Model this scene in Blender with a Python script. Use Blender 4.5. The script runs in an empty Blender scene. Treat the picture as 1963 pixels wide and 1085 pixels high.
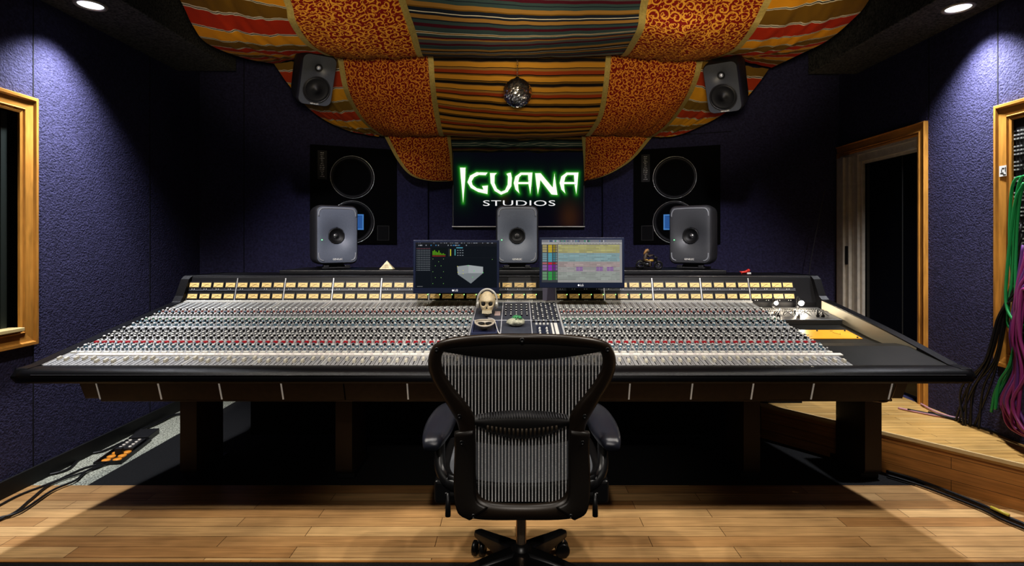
import bpy, math, random
from mathutils import Vector, Matrix
random.seed(7)
PI = math.pi
SC = bpy.context.scene
COL = SC.collection
F, CX, HY, CH = 1060.0, 988.0, 467.0, 1.32

def P(px, py, Y):
    return Vector(((px - CX) * Y / F, Y, CH - (py - HY) * Y / F))

# ------------------------------------------------------------------ materials
MATS = {}
def nd(nt, t, **kw):
    n = nt.nodes.new(t)
    for k, v in kw.items():
        setattr(n, k, v)
    return n

def mat(name, col=(0.5, 0.5, 0.5), rough=0.5, metal=0.0, emit=None, estr=1.0, nscale=0, namp=0.0,
        bump=0.0, bscale=100.0, spec=0.5, coat=0.0, sheen=0.0):
    if name in MATS:
        return MATS[name]
    m = bpy.data.materials.new(name)
    m.use_nodes = True
    nt = m.node_tree
    b = nt.nodes['Principled BSDF']
    b.inputs['Base Color'].default_value = (*col, 1)
    b.inputs['Roughness'].default_value = rough
    b.inputs['Metallic'].default_value = metal
    b.inputs['Specular IOR Level'].default_value = spec
    b.inputs['Coat Weight'].default_value = coat
    b.inputs['Sheen Weight'].default_value = sheen
    if emit:
        b.inputs['Emission Color'].default_value = (*emit, 1)
        b.inputs['Emission Strength'].default_value = estr
    tc = nd(nt, 'ShaderNodeTexCoord')
    if namp > 0:
        n = nd(nt, 'ShaderNodeTexNoise')
        n.inputs['Scale'].default_value = nscale
        n.inputs['Detail'].default_value = 4
        nt.links.new(tc.outputs['Object'], n.inputs['Vector'])
        r = nd(nt, 'ShaderNodeMapRange')
        r.inputs['From Min'].default_value = 0.3
        r.inputs['From Max'].default_value = 0.7
        r.inputs['To Min'].default_value = 1 - namp
        r.inputs['To Max'].default_value = 1 + namp
        nt.links.new(n.outputs['Fac'], r.inputs['Value'])
        mx = nd(nt, 'ShaderNodeVectorMath', operation='SCALE')
        mx.inputs[0].default_value = col
        nt.links.new(r.outputs['Result'], mx.inputs['Scale'])
        nt.links.new(mx.outputs['Vector'], b.inputs['Base Color'])
    if bump > 0:
        n2 = nd(nt, 'ShaderNodeTexNoise')
        n2.inputs['Scale'].default_value = bscale
        n2.inputs['Detail'].default_value = 3
        nt.links.new(tc.outputs['Object'], n2.inputs['Vector'])
        bp = nd(nt, 'ShaderNodeBump')
        bp.inputs['Strength'].default_value = bump
        bp.inputs['Distance'].default_value = 0.01
        nt.links.new(n2.outputs['Fac'], bp.inputs['Height'])
        nt.links.new(bp.outputs['Normal'], b.inputs['Normal'])
    MATS[name] = m
    return m

def mat_wood(name, c1, c2, row=0.085, width=1.0, mortar=0.0016, rough=0.35, gx=2.0, gy=45.0, dark=(0.10, 0.05, 0.02)):
    m = bpy.data.materials.new(name); m.use_nodes = True
    nt = m.node_tree; b = nt.nodes['Principled BSDF']
    b.inputs['Roughness'].default_value = rough
    uv = nd(nt, 'ShaderNodeUVMap')
    br = nd(nt, 'ShaderNodeTexBrick'); br.offset = 0.37; br.squash = 1
    br.inputs['Scale'].default_value = 1
    br.inputs['Brick Width'].default_value = width
    br.inputs['Row Height'].default_value = row
    br.inputs['Mortar Size'].default_value = mortar
    br.inputs['Mortar Smooth'].default_value = 0.3
    br.inputs['Color1'].default_value = (*c1, 1)
    br.inputs['Color2'].default_value = (*c2, 1)
    br.inputs['Mortar'].default_value = (*dark, 1)
    nt.links.new(uv.outputs['UV'], br.inputs['Vector'])
    mp = nd(nt, 'ShaderNodeMapping'); mp.inputs['Scale'].default_value = (gx, gy, 1)
    nt.links.new(uv.outputs['UV'], mp.inputs['Vector'])
    n = nd(nt, 'ShaderNodeTexNoise'); n.inputs['Scale'].default_value = 1.6; n.inputs['Detail'].default_value = 6
    n.inputs['Distortion'].default_value = 0.6
    nt.links.new(mp.outputs['Vector'], n.inputs['Vector'])
    n3 = nd(nt, 'ShaderNodeTexNoise'); n3.inputs['Scale'].default_value = 3.0; n3.inputs['Detail'].default_value = 3
    nt.links.new(uv.outputs['UV'], n3.inputs['Vector'])
    ad = nd(nt, 'ShaderNodeMath', operation='ADD')
    nt.links.new(n.outputs['Fac'], ad.inputs[0]); nt.links.new(n3.outputs['Fac'], ad.inputs[1])
    r = nd(nt, 'ShaderNodeMapRange')
    r.inputs['From Min'].default_value = 0.7; r.inputs['From Max'].default_value = 1.3
    r.inputs['To Min'].default_value = 0.62; r.inputs['To Max'].default_value = 1.25
    nt.links.new(ad.outputs[0], r.inputs['Value'])
    mx = nd(nt, 'ShaderNodeVectorMath', operation='SCALE')
    nt.links.new(br.outputs['Color'], mx.inputs[0]); nt.links.new(r.outputs['Result'], mx.inputs['Scale'])
    nt.links.new(mx.outputs['Vector'], b.inputs['Base Color'])
    MATS[name] = m
    return m

def ramp_nodes(nt, fac_socket, stops):
    rp = nd(nt, 'ShaderNodeValToRGB'); cr = rp.color_ramp; cr.interpolation = 'CONSTANT'
    while len(cr.elements) > 1:
        cr.elements.remove(cr.elements[0])
    cr.elements[0].position = 0; cr.elements[0].color = (*stops[0][1], 1)
    for p, c in stops[1:]:
        e = cr.elements.new(p); e.color = (*c, 1)
    nt.links.new(fac_socket, rp.inputs['Fac'])
    return rp

def fabric_common(nt, b, uv):
    mp = nd(nt, 'ShaderNodeMapping'); mp.inputs['Scale'].default_value = (600, 600, 1)
    nt.links.new(uv.outputs['UV'], mp.inputs['Vector'])
    ck = nd(nt, 'ShaderNodeTexNoise'); ck.inputs['Scale'].default_value = 1
    nt.links.new(mp.outputs['Vector'], ck.inputs['Vector'])
    bp = nd(nt, 'ShaderNodeBump'); bp.inputs['Strength'].default_value = 0.25; bp.inputs['Distance'].default_value = 0.004
    nt.links.new(ck.outputs['Fac'], bp.inputs['Height'])
    nt.links.new(bp.outputs['Normal'], b.inputs['Normal'])
    b.inputs['Roughness'].default_value = 0.75
    b.inputs['Specular IOR Level'].default_value = 0.2

def mat_stripe(name, widths_cols, period, shift=0.0):
    """stripes along the v axis of the cloth (metres)"""
    m = bpy.data.materials.new(name); m.use_nodes = True
    nt = m.node_tree; b = nt.nodes['Principled BSDF']
    uv = nd(nt, 'ShaderNodeUVMap')
    sp = nd(nt, 'ShaderNodeSeparateXYZ'); nt.links.new(uv.outputs['UV'], sp.inputs[0])
    nz = nd(nt, 'ShaderNodeTexNoise'); nz.inputs['Scale'].default_value = 3; nz.inputs['Detail'].default_value = 0
    nt.links.new(uv.outputs['UV'], nz.inputs['Vector'])
    ma = nd(nt, 'ShaderNodeMath', operation='MULTIPLY_ADD'); ma.inputs[1].default_value = 0.006
    nt.links.new(nz.outputs['Fac'], ma.inputs[0]); nt.links.new(sp.outputs['Y'], ma.inputs[2])
    dv = nd(nt, 'ShaderNodeMath', operation='MULTIPLY_ADD'); dv.inputs[1].default_value = 1.0 / period; dv.inputs[2].default_value = shift
    nt.links.new(ma.outputs[0], dv.inputs[0])
    fr = nd(nt, 'ShaderNodeMath', operation='FRACT'); nt.links.new(dv.outputs[0], fr.inputs[0])
    tot = sum(w for w, c in widths_cols); acc = 0; stops = []
    for w, c in widths_cols:
        stops.append((acc / tot, c)); acc += w
    rp = ramp_nodes(nt, fr.outputs[0], stops)
    nt.links.new(rp.outputs['Color'], b.inputs['Base Color'])
    fabric_common(nt, b, uv)
    MATS[name] = m
    return m

def mat_damask(name, red, gold, cell=0.05):
    m = bpy.data.materials.new(name); m.use_nodes = True
    nt = m.node_tree; b = nt.nodes['Principled BSDF']; L = nt.links.new
    uv = nd(nt, 'ShaderNodeUVMap')
    def layer(scale, off, turns, thr):
        mp = nd(nt, 'ShaderNodeMapping'); mp.inputs['Scale'].default_value = (scale, scale, 0); mp.inputs['Location'].default_value = (off, off * 1.7, 0)
        L(uv.outputs['UV'], mp.inputs['Vector'])
        v = nd(nt, 'ShaderNodeTexVoronoi', voronoi_dimensions='2D'); v.inputs['Scale'].default_value = 1; v.inputs['Randomness'].default_value = 0.55
        L(mp.outputs['Vector'], v.inputs['Vector'])
        df = nd(nt, 'ShaderNodeVectorMath', operation='SUBTRACT'); L(mp.outputs['Vector'], df.inputs[0]); L(v.outputs['Position'], df.inputs[1])
        s = nd(nt, 'ShaderNodeSeparateXYZ'); L(df.outputs['Vector'], s.inputs[0])
        at = nd(nt, 'ShaderNodeMath', operation='ARCTAN2'); L(s.outputs['Y'], at.inputs[0]); L(s.outputs['X'], at.inputs[1])
        ds = nd(nt, 'ShaderNodeMath', operation='MULTIPLY'); L(v.outputs['Distance'], ds.inputs[0]); ds.inputs[1].default_value = turns
        cs = nd(nt, 'ShaderNodeSeparateColor'); L(v.outputs['Color'], cs.inputs[0])
        rn = nd(nt, 'ShaderNodeMath', operation='MULTIPLY_ADD'); L(cs.outputs[0], rn.inputs[0]); rn.inputs[1].default_value = 6.28; L(ds.outputs[0], rn.inputs[2])
        sm = nd(nt, 'ShaderNodeMath', operation='ADD'); L(at.outputs[0], sm.inputs[0]); L(rn.outputs[0], sm.inputs[1])
        sn = nd(nt, 'ShaderNodeMath', operation='SINE'); L(sm.outputs[0], sn.inputs[0])
        g = nd(nt, 'ShaderNodeMath', operation='GREATER_THAN'); g.inputs[1].default_value = thr; L(sn.outputs[0], g.inputs[0])
        return g
    a = layer(1.0 / cell, 0, 12, 0.56)
    c = layer(1.55 / cell, 3.3, 9, 0.84)
    mxm = nd(nt, 'ShaderNodeMath', operation='MAXIMUM'); L(a.outputs[0], mxm.inputs[0]); L(c.outputs[0], mxm.inputs[1])
    mix = nd(nt, 'ShaderNodeMix', data_type='RGBA')
    mix.inputs['A'].default_value = (*red, 1); mix.inputs['B'].default_value = (*gold, 1)
    L(mxm.outputs[0], mix.inputs['Factor']); L(mix.outputs['Result'], b.inputs['Base Color'])
    fabric_common(nt, b, uv)
    MATS[name] = m
    return m

def mat_attr(name, strength=1.0):
    """light-emitting screen picture coloured per face"""
    m = bpy.data.materials.new(name); m.use_nodes = True
    nt = m.node_tree; b = nt.nodes['Principled BSDF']
    b.inputs['Base Color'].default_value = (0.002, 0.002, 0.003, 1); b.inputs['Roughness'].default_value = 0.5; b.inputs['Specular IOR Level'].default_value = 0.03
    a = nd(nt, 'ShaderNodeVertexColor', layer_name='Col')
    nt.links.new(a.outputs['Color'], b.inputs['Emission Color'])
    b.inputs['Emission Strength'].default_value = strength
    MATS[name] = m
    return m

def mat_mesh(name, pitch=0.0114):
    m = bpy.data.materials.new(name); m.use_nodes = True
    nt = m.node_tree; b = nt.nodes['Principled BSDF']; L = nt.links.new
    uv = nd(nt, 'ShaderNodeUVMap')
    sp = nd(nt, 'ShaderNodeSeparateXYZ'); L(uv.outputs['UV'], sp.inputs[0])
    d = nd(nt, 'ShaderNodeMath', operation='DIVIDE'); d.inputs[1].default_value = pitch; L(sp.outputs['X'], d.inputs[0])
    fr = nd(nt, 'ShaderNodeMath', operation='FRACT'); L(d.outputs[0], fr.inputs[0])
    gt = nd(nt, 'ShaderNodeMath', operation='GREATER_THAN'); gt.inputs[1].default_value = 0.64; L(fr.outputs[0], gt.inputs[0])
    mp = nd(nt, 'ShaderNodeMapping'); mp.inputs['Scale'].default_value = (90, 400, 1); L(uv.outputs['UV'], mp.inputs['Vector'])
    nz = nd(nt, 'ShaderNodeTexNoise'); nz.inputs['Scale'].default_value = 1; L(mp.outputs['Vector'], nz.inputs['Vector'])
    rm = nd(nt, 'ShaderNodeMapRange'); rm.inputs['From Min'].default_value = 0.3; rm.inputs['From Max'].default_value = 0.7
    rm.inputs['To Min'].default_value = 0.55; rm.inputs['To Max'].default_value = 1.0; L(nz.outputs['Fac'], rm.inputs['Value'])
    mix = nd(nt, 'ShaderNodeMix', data_type='RGBA'); mix.inputs['A'].default_value = (0.012, 0.012, 0.014, 1)
    cb = nd(nt, 'ShaderNodeCombineColor')
    for k in range(3): L(rm.outputs['Result'], cb.inputs[k])
    L(cb.outputs[0], mix.inputs['B']); L(gt.outputs[0], mix.inputs['Factor']); L(mix.outputs['Result'], b.inputs['Base Color'])
    b.inputs['Roughness'].default_value = 0.6
    tr = nd(nt, 'ShaderNodeBsdfTransparent'); ms = nd(nt, 'ShaderNodeMixShader')
    al = nd(nt, 'ShaderNodeMath', operation='MULTIPLY_ADD'); al.inputs[1].default_value = 0.15; al.inputs[2].default_value = 0.85
    L(gt.outputs[0], al.inputs[0]); tl = nd(nt, 'ShaderNodeBsdfTranslucent'); L(mix.outputs['Result'], tl.inputs['Color']); m2 = nd(nt, 'ShaderNodeMixShader'); m2.inputs[0].default_value = 0.3
    L(b.outputs[0], m2.inputs[1]); L(tl.outputs[0], m2.inputs[2])
    L(al.outputs[0], ms.inputs[0]); L(tr.outputs[0], ms.inputs[1]); L(m2.outputs[0], ms.inputs[2])
    L(ms.outputs[0], nt.nodes['Material Output'].inputs['Surface'])
    MATS[name] = m
    return m

# ------------------------------------------------------------------ mesh builder
class MB:
    def __init__(self):
        self.v = []; self.f = []; self.m = []; self.s = []; self.uv = []; self.c = []
        self.M = None
    def add(self, vs, fs, mi=0, smooth=False, uvs=None, col=None):
        o = len(self.v)
        for p in vs:
            p = Vector(p)
            self.v.append(self.M @ p if self.M is not None else p)
        for i, f in enumerate(fs):
            self.f.append([o + k for k in f]); self.m.append(mi); self.s.append(smooth)
            self.uv.append([uvs[k] for k in f] if uvs else None)
            self.c.append(col)
        return self
    def box(self, x0, x1, y0, y1, z0, z1, mi=0, col=None):
        v = [(x0, y0, z0), (x1, y0, z0), (x1, y1, z0), (x0, y1, z0), (x0, y0, z1), (x1, y0, z1), (x1, y1, z1), (x0, y1, z1)]
        return self.add(v, [(0, 3, 2, 1), (4, 5, 6, 7), (0, 1, 5, 4), (1, 2, 6, 5), (2, 3, 7, 6), (3, 0, 4, 7)], mi, False, None, col)
    def hexa(self, v, mi=0):
        return self.add(v, [(0, 3, 2, 1), (4, 5, 6, 7), (0, 1, 5, 4), (1, 2, 6, 5), (2, 3, 7, 6), (3, 0, 4, 7)], mi)
    def quad(self, a, b, c, d, mi=0, col=None, uvs=None):
        return self.add([a, b, c, d], [(0, 1, 2, 3)], mi, False, uvs, col)
    def loft(self, rings, mi=0, smooth=True, closed=True, cap0=False, cap1=False, loop=False):
        n = len(rings[0]); vs = [p for r in rings for p in r]; fs = []
        R = len(rings)
        for i in range(R if loop else R - 1):
            i2 = (i + 1) % R
            for j in range(n if closed else n - 1):
                j2 = (j + 1) % n
                fs.append((i * n + j, i * n + j2, i2 * n + j2, i2 * n + j))
        if cap0: fs.append(tuple(range(n - 1, -1, -1)))
        if cap1: fs.append(tuple((R - 1) * n + k for k in range(n)))
        return self.add(vs, fs, mi, smooth)
    def lathe(self, prof, n=24, mi=0, smooth=True, M=None, cap0=False, cap1=False):
        rings = []
        for r, h in prof:
            rings.append([Vector((r * math.cos(2 * PI * k / n), r * math.sin(2 * PI * k / n), h)) for k in range(n)])
        if M is not None:
            rings = [[M @ p for p in rg] for rg in rings]
        return self.loft(rings, mi, smooth, True, cap0, cap1)
    def tube(self, pts, r, n=8, mi=0, closed=False, caps=True):
        pts = [Vector(p) for p in pts]; N = len(pts); rings = []
        rad = r if isinstance(r, (list, tuple)) else [r] * N
        t0 = (pts[1] - pts[0]).normalized()
        up = Vector((0, 0, 1)) if abs(t0.z) < 0.9 else Vector((1, 0, 0))
        nrm = t0.cross(up).normalized()
        for i in range(N):
            if closed: t = (pts[(i + 1) % N] - pts[i - 1]).normalized()
            else: t = (pts[min(i + 1, N - 1)] - pts[max(i - 1, 0)]).normalized()
            nrm = (nrm - t * nrm.dot(t))
            nrm = nrm.normalized() if nrm.length > 1e-6 else t.orthogonal().normalized()
            bn = t.cross(nrm)
            rings.append([pts[i] + (nrm * math.cos(2 * PI * k / n) + bn * math.sin(2 * PI * k / n)) * rad[i] for k in range(n)])
        return self.loft(rings, mi, True, True, caps and not closed, caps and not closed, closed)
    def grid(self, fn, nu, nv, mi=0, smooth=True, uvfn=None):
        vs = [fn(i / nu, j / nv) for j in range(nv + 1) for i in range(nu + 1)]
        uv = [uvfn(i / nu, j / nv) for j in range(nv + 1) for i in range(nu + 1)] if uvfn else None
        fs = [(j * (nu + 1) + i, j * (nu + 1) + i + 1, (j + 1) * (nu + 1) + i + 1, (j + 1) * (nu + 1) + i) for j in range(nv) for i in range(nu)]
        return self.add(vs, fs, mi, smooth, uv)
    def prism(self, poly, fn, d0, d1, mi=0):
        """poly 2-D, fn(a,b,d)->3-D"""
        n = len(poly)
        vs = [fn(a, b, d0) for a, b in poly] + [fn(a, b, d1) for a, b in poly]
        fs = [tuple(range(n)), tuple(range(2 * n - 1, n - 1, -1))] + [(i, n + i, n + (i + 1) % n, (i + 1) % n) for i in range(n)]
        return self.add(vs, fs, mi)
    def sphere(self, c, r, nu=16, nv=10, mi=0, sc=(1, 1, 1), smooth=True):
        c = Vector(c); rings = []
        for j in range(nv + 1):
            th = PI * j / nv
            rr = max(math.sin(th), 0.002)
            rings.append([c + Vector((r * sc[0] * rr * math.cos(2 * PI * k / nu), r * sc[1] * rr * math.sin(2 * PI * k / nu), -r * sc[2] * math.cos(th))) for k in range(nu)])
        return self.loft(rings, mi, smooth, True, True, True)
    def from_mesh(self, me, M, mi=0):
        return self.add([M @ v.co for v in me.vertices], [tuple(p.vertices) for p in me.polygons], mi)

WM = {}
def wmat(o):
    return WM.get(o.name, Matrix.Identity(4)) if o else Matrix.Identity(4)

def build(name, mb, mats, parent=None, world=True, bevel=0, seg=2, subsurf=0, label=None):
    me = bpy.data.meshes.new(name)
    vs = mb.v
    if parent is not None and world:
        inv = wmat(parent).inverted()
        vs = [inv @ p for p in vs]
    me.from_pydata([tuple(p) for p in vs], [], mb.f)
    if not isinstance(mats, (list, tuple)): mats = [mats]
    for m in mats: me.materials.append(m)
    me.polygons.foreach_set('material_index', mb.m)
    me.polygons.foreach_set('use_smooth', mb.s)
    uvl = me.uv_layers.new(name='UVMap')
    me.update()
    for p in me.polygons:
        u = mb.uv[p.index]
        if u is None:
            n = p.normal; ax = max(range(3), key=lambda k: abs(n[k]))
            a, b = [(1, 2), (0, 2), (0, 1)][ax]
            for li, vi in zip(p.loop_indices, p.vertices):
                q = mb.v[vi]
                uvl.data[li].uv = (q[a], q[b])
        else:
            for li, w in zip(p.loop_indices, u):
                uvl.data[li].uv = w
    if any(c is not None for c in mb.c):
        ca = me.color_attributes.new('Col', 'FLOAT_COLOR', 'CORNER')
        for p in me.polygons:
            c = mb.c[p.index] or (0, 0, 0)
            for k, li in enumerate(p.loop_indices):
                cc = c[k] if isinstance(c[0], (tuple, list)) else c
                ca.data[li].color = (*cc, 1)
    o = bpy.data.objects.new(name, me)
    COL.objects.link(o)
    if parent is not None: o.parent = parent
    WM[o.name] = wmat(parent)
    if bevel:
        b = o.modifiers.new('Bevel', 'BEVEL'); b.width = bevel; b.segments = seg; b.limit_method = 'ANGLE'; b.angle_limit = 0.6
    if subsurf:
        s = o.modifiers.new('Subdivision', 'SUBSURF'); s.levels = subsurf; s.render_levels = subsurf
    if label: o['label'] = label
    return o

def tag(o, label=None, cat=None, group=None, kind=None):
    if label: o['label'] = label
    if cat: o['category'] = cat
    if group: o['group'] = group
    if kind: o['kind'] = kind
    return o

def thing(name, label, cat, loc=(0, 0, 0), rot=(0, 0, 0), group=None):
    o = bpy.data.objects.new(name, None); COL.objects.link(o)
    o.location = loc; o.rotation_euler = rot; o.empty_display_size = 0.1
    from mathutils import Euler
    WM[o.name] = Matrix.Translation(loc) @ Euler(rot).to_matrix().to_4x4()
    return tag(o, label, cat, group)

def children(o):
    return [c for c in bpy.data.objects if c.parent == o]

def copy_tree(o, parent=None):
    c = o.copy(); COL.objects.link(c)
    if parent is not None: c.parent = parent
    for ch in children(o): copy_tree(ch, c)
    return c

def struct(name, mb, mats, **k):
    o = build(name, mb, mats, None, **k); o['kind'] = 'structure'
    return o

def cat_rom(pts, n):
    pts = [Vector(p) for p in pts]
    q = [pts[0] * 2 - pts[1]] + pts + [pts[-1] * 2 - pts[-2]]
    out = []; S = len(pts) - 1
    for i in range(n + 1):
        t = i / n * S; k = min(int(t), S - 1); u = t - k
        a, b, c, d = q[k], q[k + 1], q[k + 2], q[k + 3]
        out.append(0.5 * ((2 * b) + (c - a) * u + (2 * a - 5 * b + 4 * c - d) * u * u + (3 * b - a - 3 * c + d) * u ** 3))
    return out

def rrect(w, h, r, n=6):
    out = []
    for cx, cy, a0 in ((w / 2 - r, h / 2 - r, 0), (-w / 2 + r, h / 2 - r, PI / 2), (-w / 2 + r, -h / 2 + r, PI), (w / 2 - r, -h / 2 + r, 1.5 * PI)):
        for k in range(n + 1):
            a = a0 + PI / 2 * k / n
            out.append((cx + r * math.cos(a), cy + r * math.sin(a)))
    return out

def text_mesh(s, size=1.0, spacing=1.0):
    cu = bpy.data.curves.new('lettering', 'FONT'); cu.body = s; cu.size = size; cu.align_x = 'CENTER'; cu.align_y = 'CENTER'
    cu.space_character = spacing; cu.resolution_u = 3
    o = bpy.data.objects.new('lettering', cu); COL.objects.link(o)
    bpy.context.view_layer.update()
    dg = bpy.context.evaluated_depsgraph_get()
    me = bpy.data.meshes.new_from_object(o.evaluated_get(dg))
    bpy.data.objects.remove(o)
    return me

def noise1(x, s=0.0):
    return math.sin(x * 1.7 + s) * 0.5 + math.sin(x * 3.1 + s * 2.3) * 0.3 + math.sin(x * 5.3 + s * 0.7) * 0.2

# ------------------------------------------------------------------ palette
M_wall = mat('wall_navy_felt', (0.042, 0.040, 0.098), 0.85, nscale=60, namp=0.35, bump=0.8, bscale=95, spec=0.35)
M_seam = mat('seam_dark', (0.004, 0.004, 0.008), 0.9)
M_black = mat('flat_black', (0.006, 0.006, 0.007), 0.6)
M_ceil = mat('ceiling_black', (0.004, 0.004, 0.005), 0.9)
M_beam = mat('beam_charcoal', (0.075, 0.073, 0.066), 0.95, nscale=70, namp=0.8, bump=0.8, bscale=160)
M_oak = mat_wood('oak_trim', (0.52, 0.25, 0.055), (0.60, 0.30, 0.07), row=5.0, width=9.0, mortar=0, rough=0.3, gx=30, gy=3)
M_oakh = mat_wood('oak_trim_across', (0.50, 0.24, 0.055), (0.58, 0.29, 0.07), row=5.0, width=9.0, mortar=0, rough=0.3, gx=3, gy=30)
M_floor = mat_wood('maple_floor', (0.42, 0.22, 0.085), (0.68, 0.44, 0.21), row=0.086, width=0.95)
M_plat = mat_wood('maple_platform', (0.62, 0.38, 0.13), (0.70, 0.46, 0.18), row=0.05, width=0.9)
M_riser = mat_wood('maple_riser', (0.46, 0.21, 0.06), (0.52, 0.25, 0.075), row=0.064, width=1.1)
M_carpet = mat('grey_carpet', (0.36, 0.37, 0.31), 0.95, nscale=110, namp=0.9, bump=1.0, bscale=120)
M_dcarpet_shade = mat('dark_and_shaded_carpet', (0.008, 0.008, 0.009), 0.95, nscale=200, namp=0.8, bump=0.6, bscale=260)
M_glass = mat('dark_glass', (0.002, 0.003, 0.003), 0.06, spec=0.35)
M_alu = mat('aluminium', (0.62, 0.58, 0.52), 0.42, 0.25, nscale=20, namp=0.1)
M_steel = mat('chrome', (0.75, 0.75, 0.76), 0.14, 1.0)
M_white = mat('white_print', (0.75, 0.74, 0.70), 0.5)
M_whitee = mat('white_line', (0.9, 0.88, 0.82), 0.5, emit=(0.9, 0.88, 0.82), estr=0.12)
M_leather = mat('black_leather', (0.0045, 0.0045, 0.006), 0.36, bump=0.15, bscale=400, spec=0.25)
M_brown = mat('bronze_paint', (0.050, 0.030, 0.014), 0.42, nscale=30, namp=0.15)
M_panel = mat('console_grey', (0.30, 0.30, 0.31), 0.5, nscale=300, namp=0.5)
M_panelw = mat('console_lip', (0.50, 0.49, 0.46), 0.45)
M_slate = mat('console_slate', (0.055, 0.062, 0.085), 0.45, nscale=40, namp=0.15)
M_dkpanel = mat('console_dark_panel', (0.012, 0.011, 0.009), 0.42, 0.0, spec=0.3, nscale=12, namp=0.2)
M_blk = mat('black_plastic', (0.014, 0.014, 0.016), 0.45)
M_gen = mat('speaker_grey', (0.120, 0.135, 0.170), 0.42, nscale=500, namp=0.2, bump=0.05, bscale=900)
M_gend = mat('speaker_charcoal', (0.030, 0.031, 0.036), 0.45, nscale=500, namp=0.2)
M_genl = mat('speaker_slot', (0.23, 0.24, 0.26), 0.4)
M_cone = mat('driver_black', (0.007, 0.007, 0.008), 0.5, spec=0.35)
M_gold = mat('gold_ribbon', (0.52, 0.40, 0.13), 0.42, 0.35, nscale=80, namp=0.15)

RED = (0.235, 0.014, 0.008); GLD = (0.78, 0.38, 0.05)
M_dam1 = mat_damask('damask_red_gold_large', RED, GLD, 0.055)
M_dam2 = mat_damask('damask_red_gold', RED, (0.78, 0.33, 0.045), 0.046)
wl = (0.70, 0.64, 0.50); bl = (0.012, 0.009, 0.008)
olive = (0.20, 0.105, 0.012); amber = (0.72, 0.32, 0.018); red = (0.46, 0.040, 0.010)
def lines(): return [(3, wl), (2.5, bl), (3, wl)]
M_strO = mat_stripe('awning_stripe', [(52, olive)] + lines() + [(52, red)] + lines() + [(46, amber)] + lines(), 0.35, 0.07)
M_strO2 = mat_stripe('awning_stripe_bright', [(52, (0.22, 0.13, 0.02))] + lines() + [(52, (0.45, 0.06, 0.015))] + lines() + [(56, (0.72, 0.36, 0.025))] + lines(), 0.36, 0.1)
teal = (0.050, 0.085, 0.085); maroon = (0.085, 0.010, 0.022); tan = (0.34, 0.19, 0.05); navy = (0.016, 0.022, 0.035); grey = (0.10, 0.105, 0.10)
M_strC = mat_stripe('serape_teal', [(18, grey), (14, maroon), (12, teal), (3, navy), (14, teal), (16, tan), (5, olive), (14, navy), (3, wl), (9, navy), (16, tan), (5, navy), (14, teal), (14, maroon), (22, teal), (3, wl), (5, olive), (3, wl), (14, teal), (8, maroon), (10, tan)], 0.36, 0.2)
ochre = (0.60, 0.30, 0.035); brick = (0.34, 0.06, 0.012)
M_strC2 = mat_stripe('serape_gold', [(20, ochre), (3, bl), (6, olive), (13, bl), (4, tan), (20, ochre), (3, bl), (10, tan), (15, brick), (4, bl), (6, olive)], 0.165, 0.1)
M_strC3 = mat_stripe('serape_dark', [(10, bl), (8, maroon), (10, olive), (12, bl), (10, teal), (3, wl), (10, teal), (3, wl), (10, teal)], 0.20, 0.0)

# ------------------------------------------------------------------ room shell
XL, XR, ZC = -2.66, 2.74, 3.0
T = 0.16
PZ = 0.236
mb = MB()   # floor
def floorpoly(mb, pts, z, mi=0, th=0.05):
    n = len(pts)
    vs = [(x, y, z) for x, y in pts] + [(x, y, z - th) for x, y in pts]
    mb.add(vs, [tuple(range(n)), tuple(range(2 * n - 1, n - 1, -1))] + [(i, n + i, n + (i + 1) % n, (i + 1) % n) for i in range(n)], mi)
floorpoly(mb, [(XL, 2.302), (XR, 2.302), (XR, 3.02), (XL, 3.02)], 0.0, 0)
floorpoly(mb, [(XL, 3.02), (-2.34, 3.02), (-2.34, 5.7), (XL, 5.7)], -0.001, 1)
floorpoly(mb, [(-2.34, 3.02), (XR, 3.02), (XR, 5.7), (-2.34, 5.7)], -0.001, 2)  # console shadow painted as near-black carpet, its left edge on the shadow line
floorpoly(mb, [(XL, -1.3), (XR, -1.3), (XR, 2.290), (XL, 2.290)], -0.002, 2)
mb.box(XL, XR, 2.290, 2.302, -0.05, 0.002, 3)
struct('floor', mb, [M_floor, M_carpet, M_dcarpet_shade, M_riser])

mb = MB(); mb.box(XL - T, XR + T, -1.3, 5.75, ZC, ZC + 0.1)
struct('ceiling', mb, M_ceil)

def side_wall(name, x0, x1, openings, face):
    mb = MB(); y0, y1 = -1.3, 4.68
    ys = sorted(set([y0, y1] + [o[0] for o in openings] + [o[1] for o in openings]))
    for a, b in zip(ys[:-1], ys[1:]):
        op = [o for o in openings if o[0] <= a and o[1] >= b]
        if op:
            mb.box(x0, x1, a, b, -0.05, op[0][2]); mb.box(x0, x1, a, b, op[0][3], ZC)
        else:
            mb.box(x0, x1, a, b, -0.05, ZC)
    return mb
WIN = (1.3, 2.955, 0.865, 2.02)
DOOR = (3.755, 4.66, PZ, 2.05)
PATCH = (1.6, 3.04, 0.73, 2.0)
mb = side_wall('wall_left', XL - T, XL, [WIN], 1)
for y in (3.035 + 0.012,):
    mb.box(XL, XL + 0.002, y, y + 0.006, WIN[3] + 0.10, ZC, 1); mb.box(XL, XL + 0.002, y, y + 0.006, 0, WIN[2] - 0.10, 1)
mb.box(XL, XL + 0.002, 4.02, 4.026, 0, ZC, 1)
struct('wall_left', mb, [M_wall, M_seam])
mb = side_wall('wall_right', XR, XR + T, [DOOR, PATCH], -1)
for y in (3.66,):
    mb.box(XR - 0.002, XR, y, y + 0.006, DOOR[3] + 0.10, ZC, 1)
mb.box(XR - 0.002, XR, 3.137, 3.143, 2.1, ZC, 1)
struct('wall_right', mb, [M_wall, M_seam])
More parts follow.
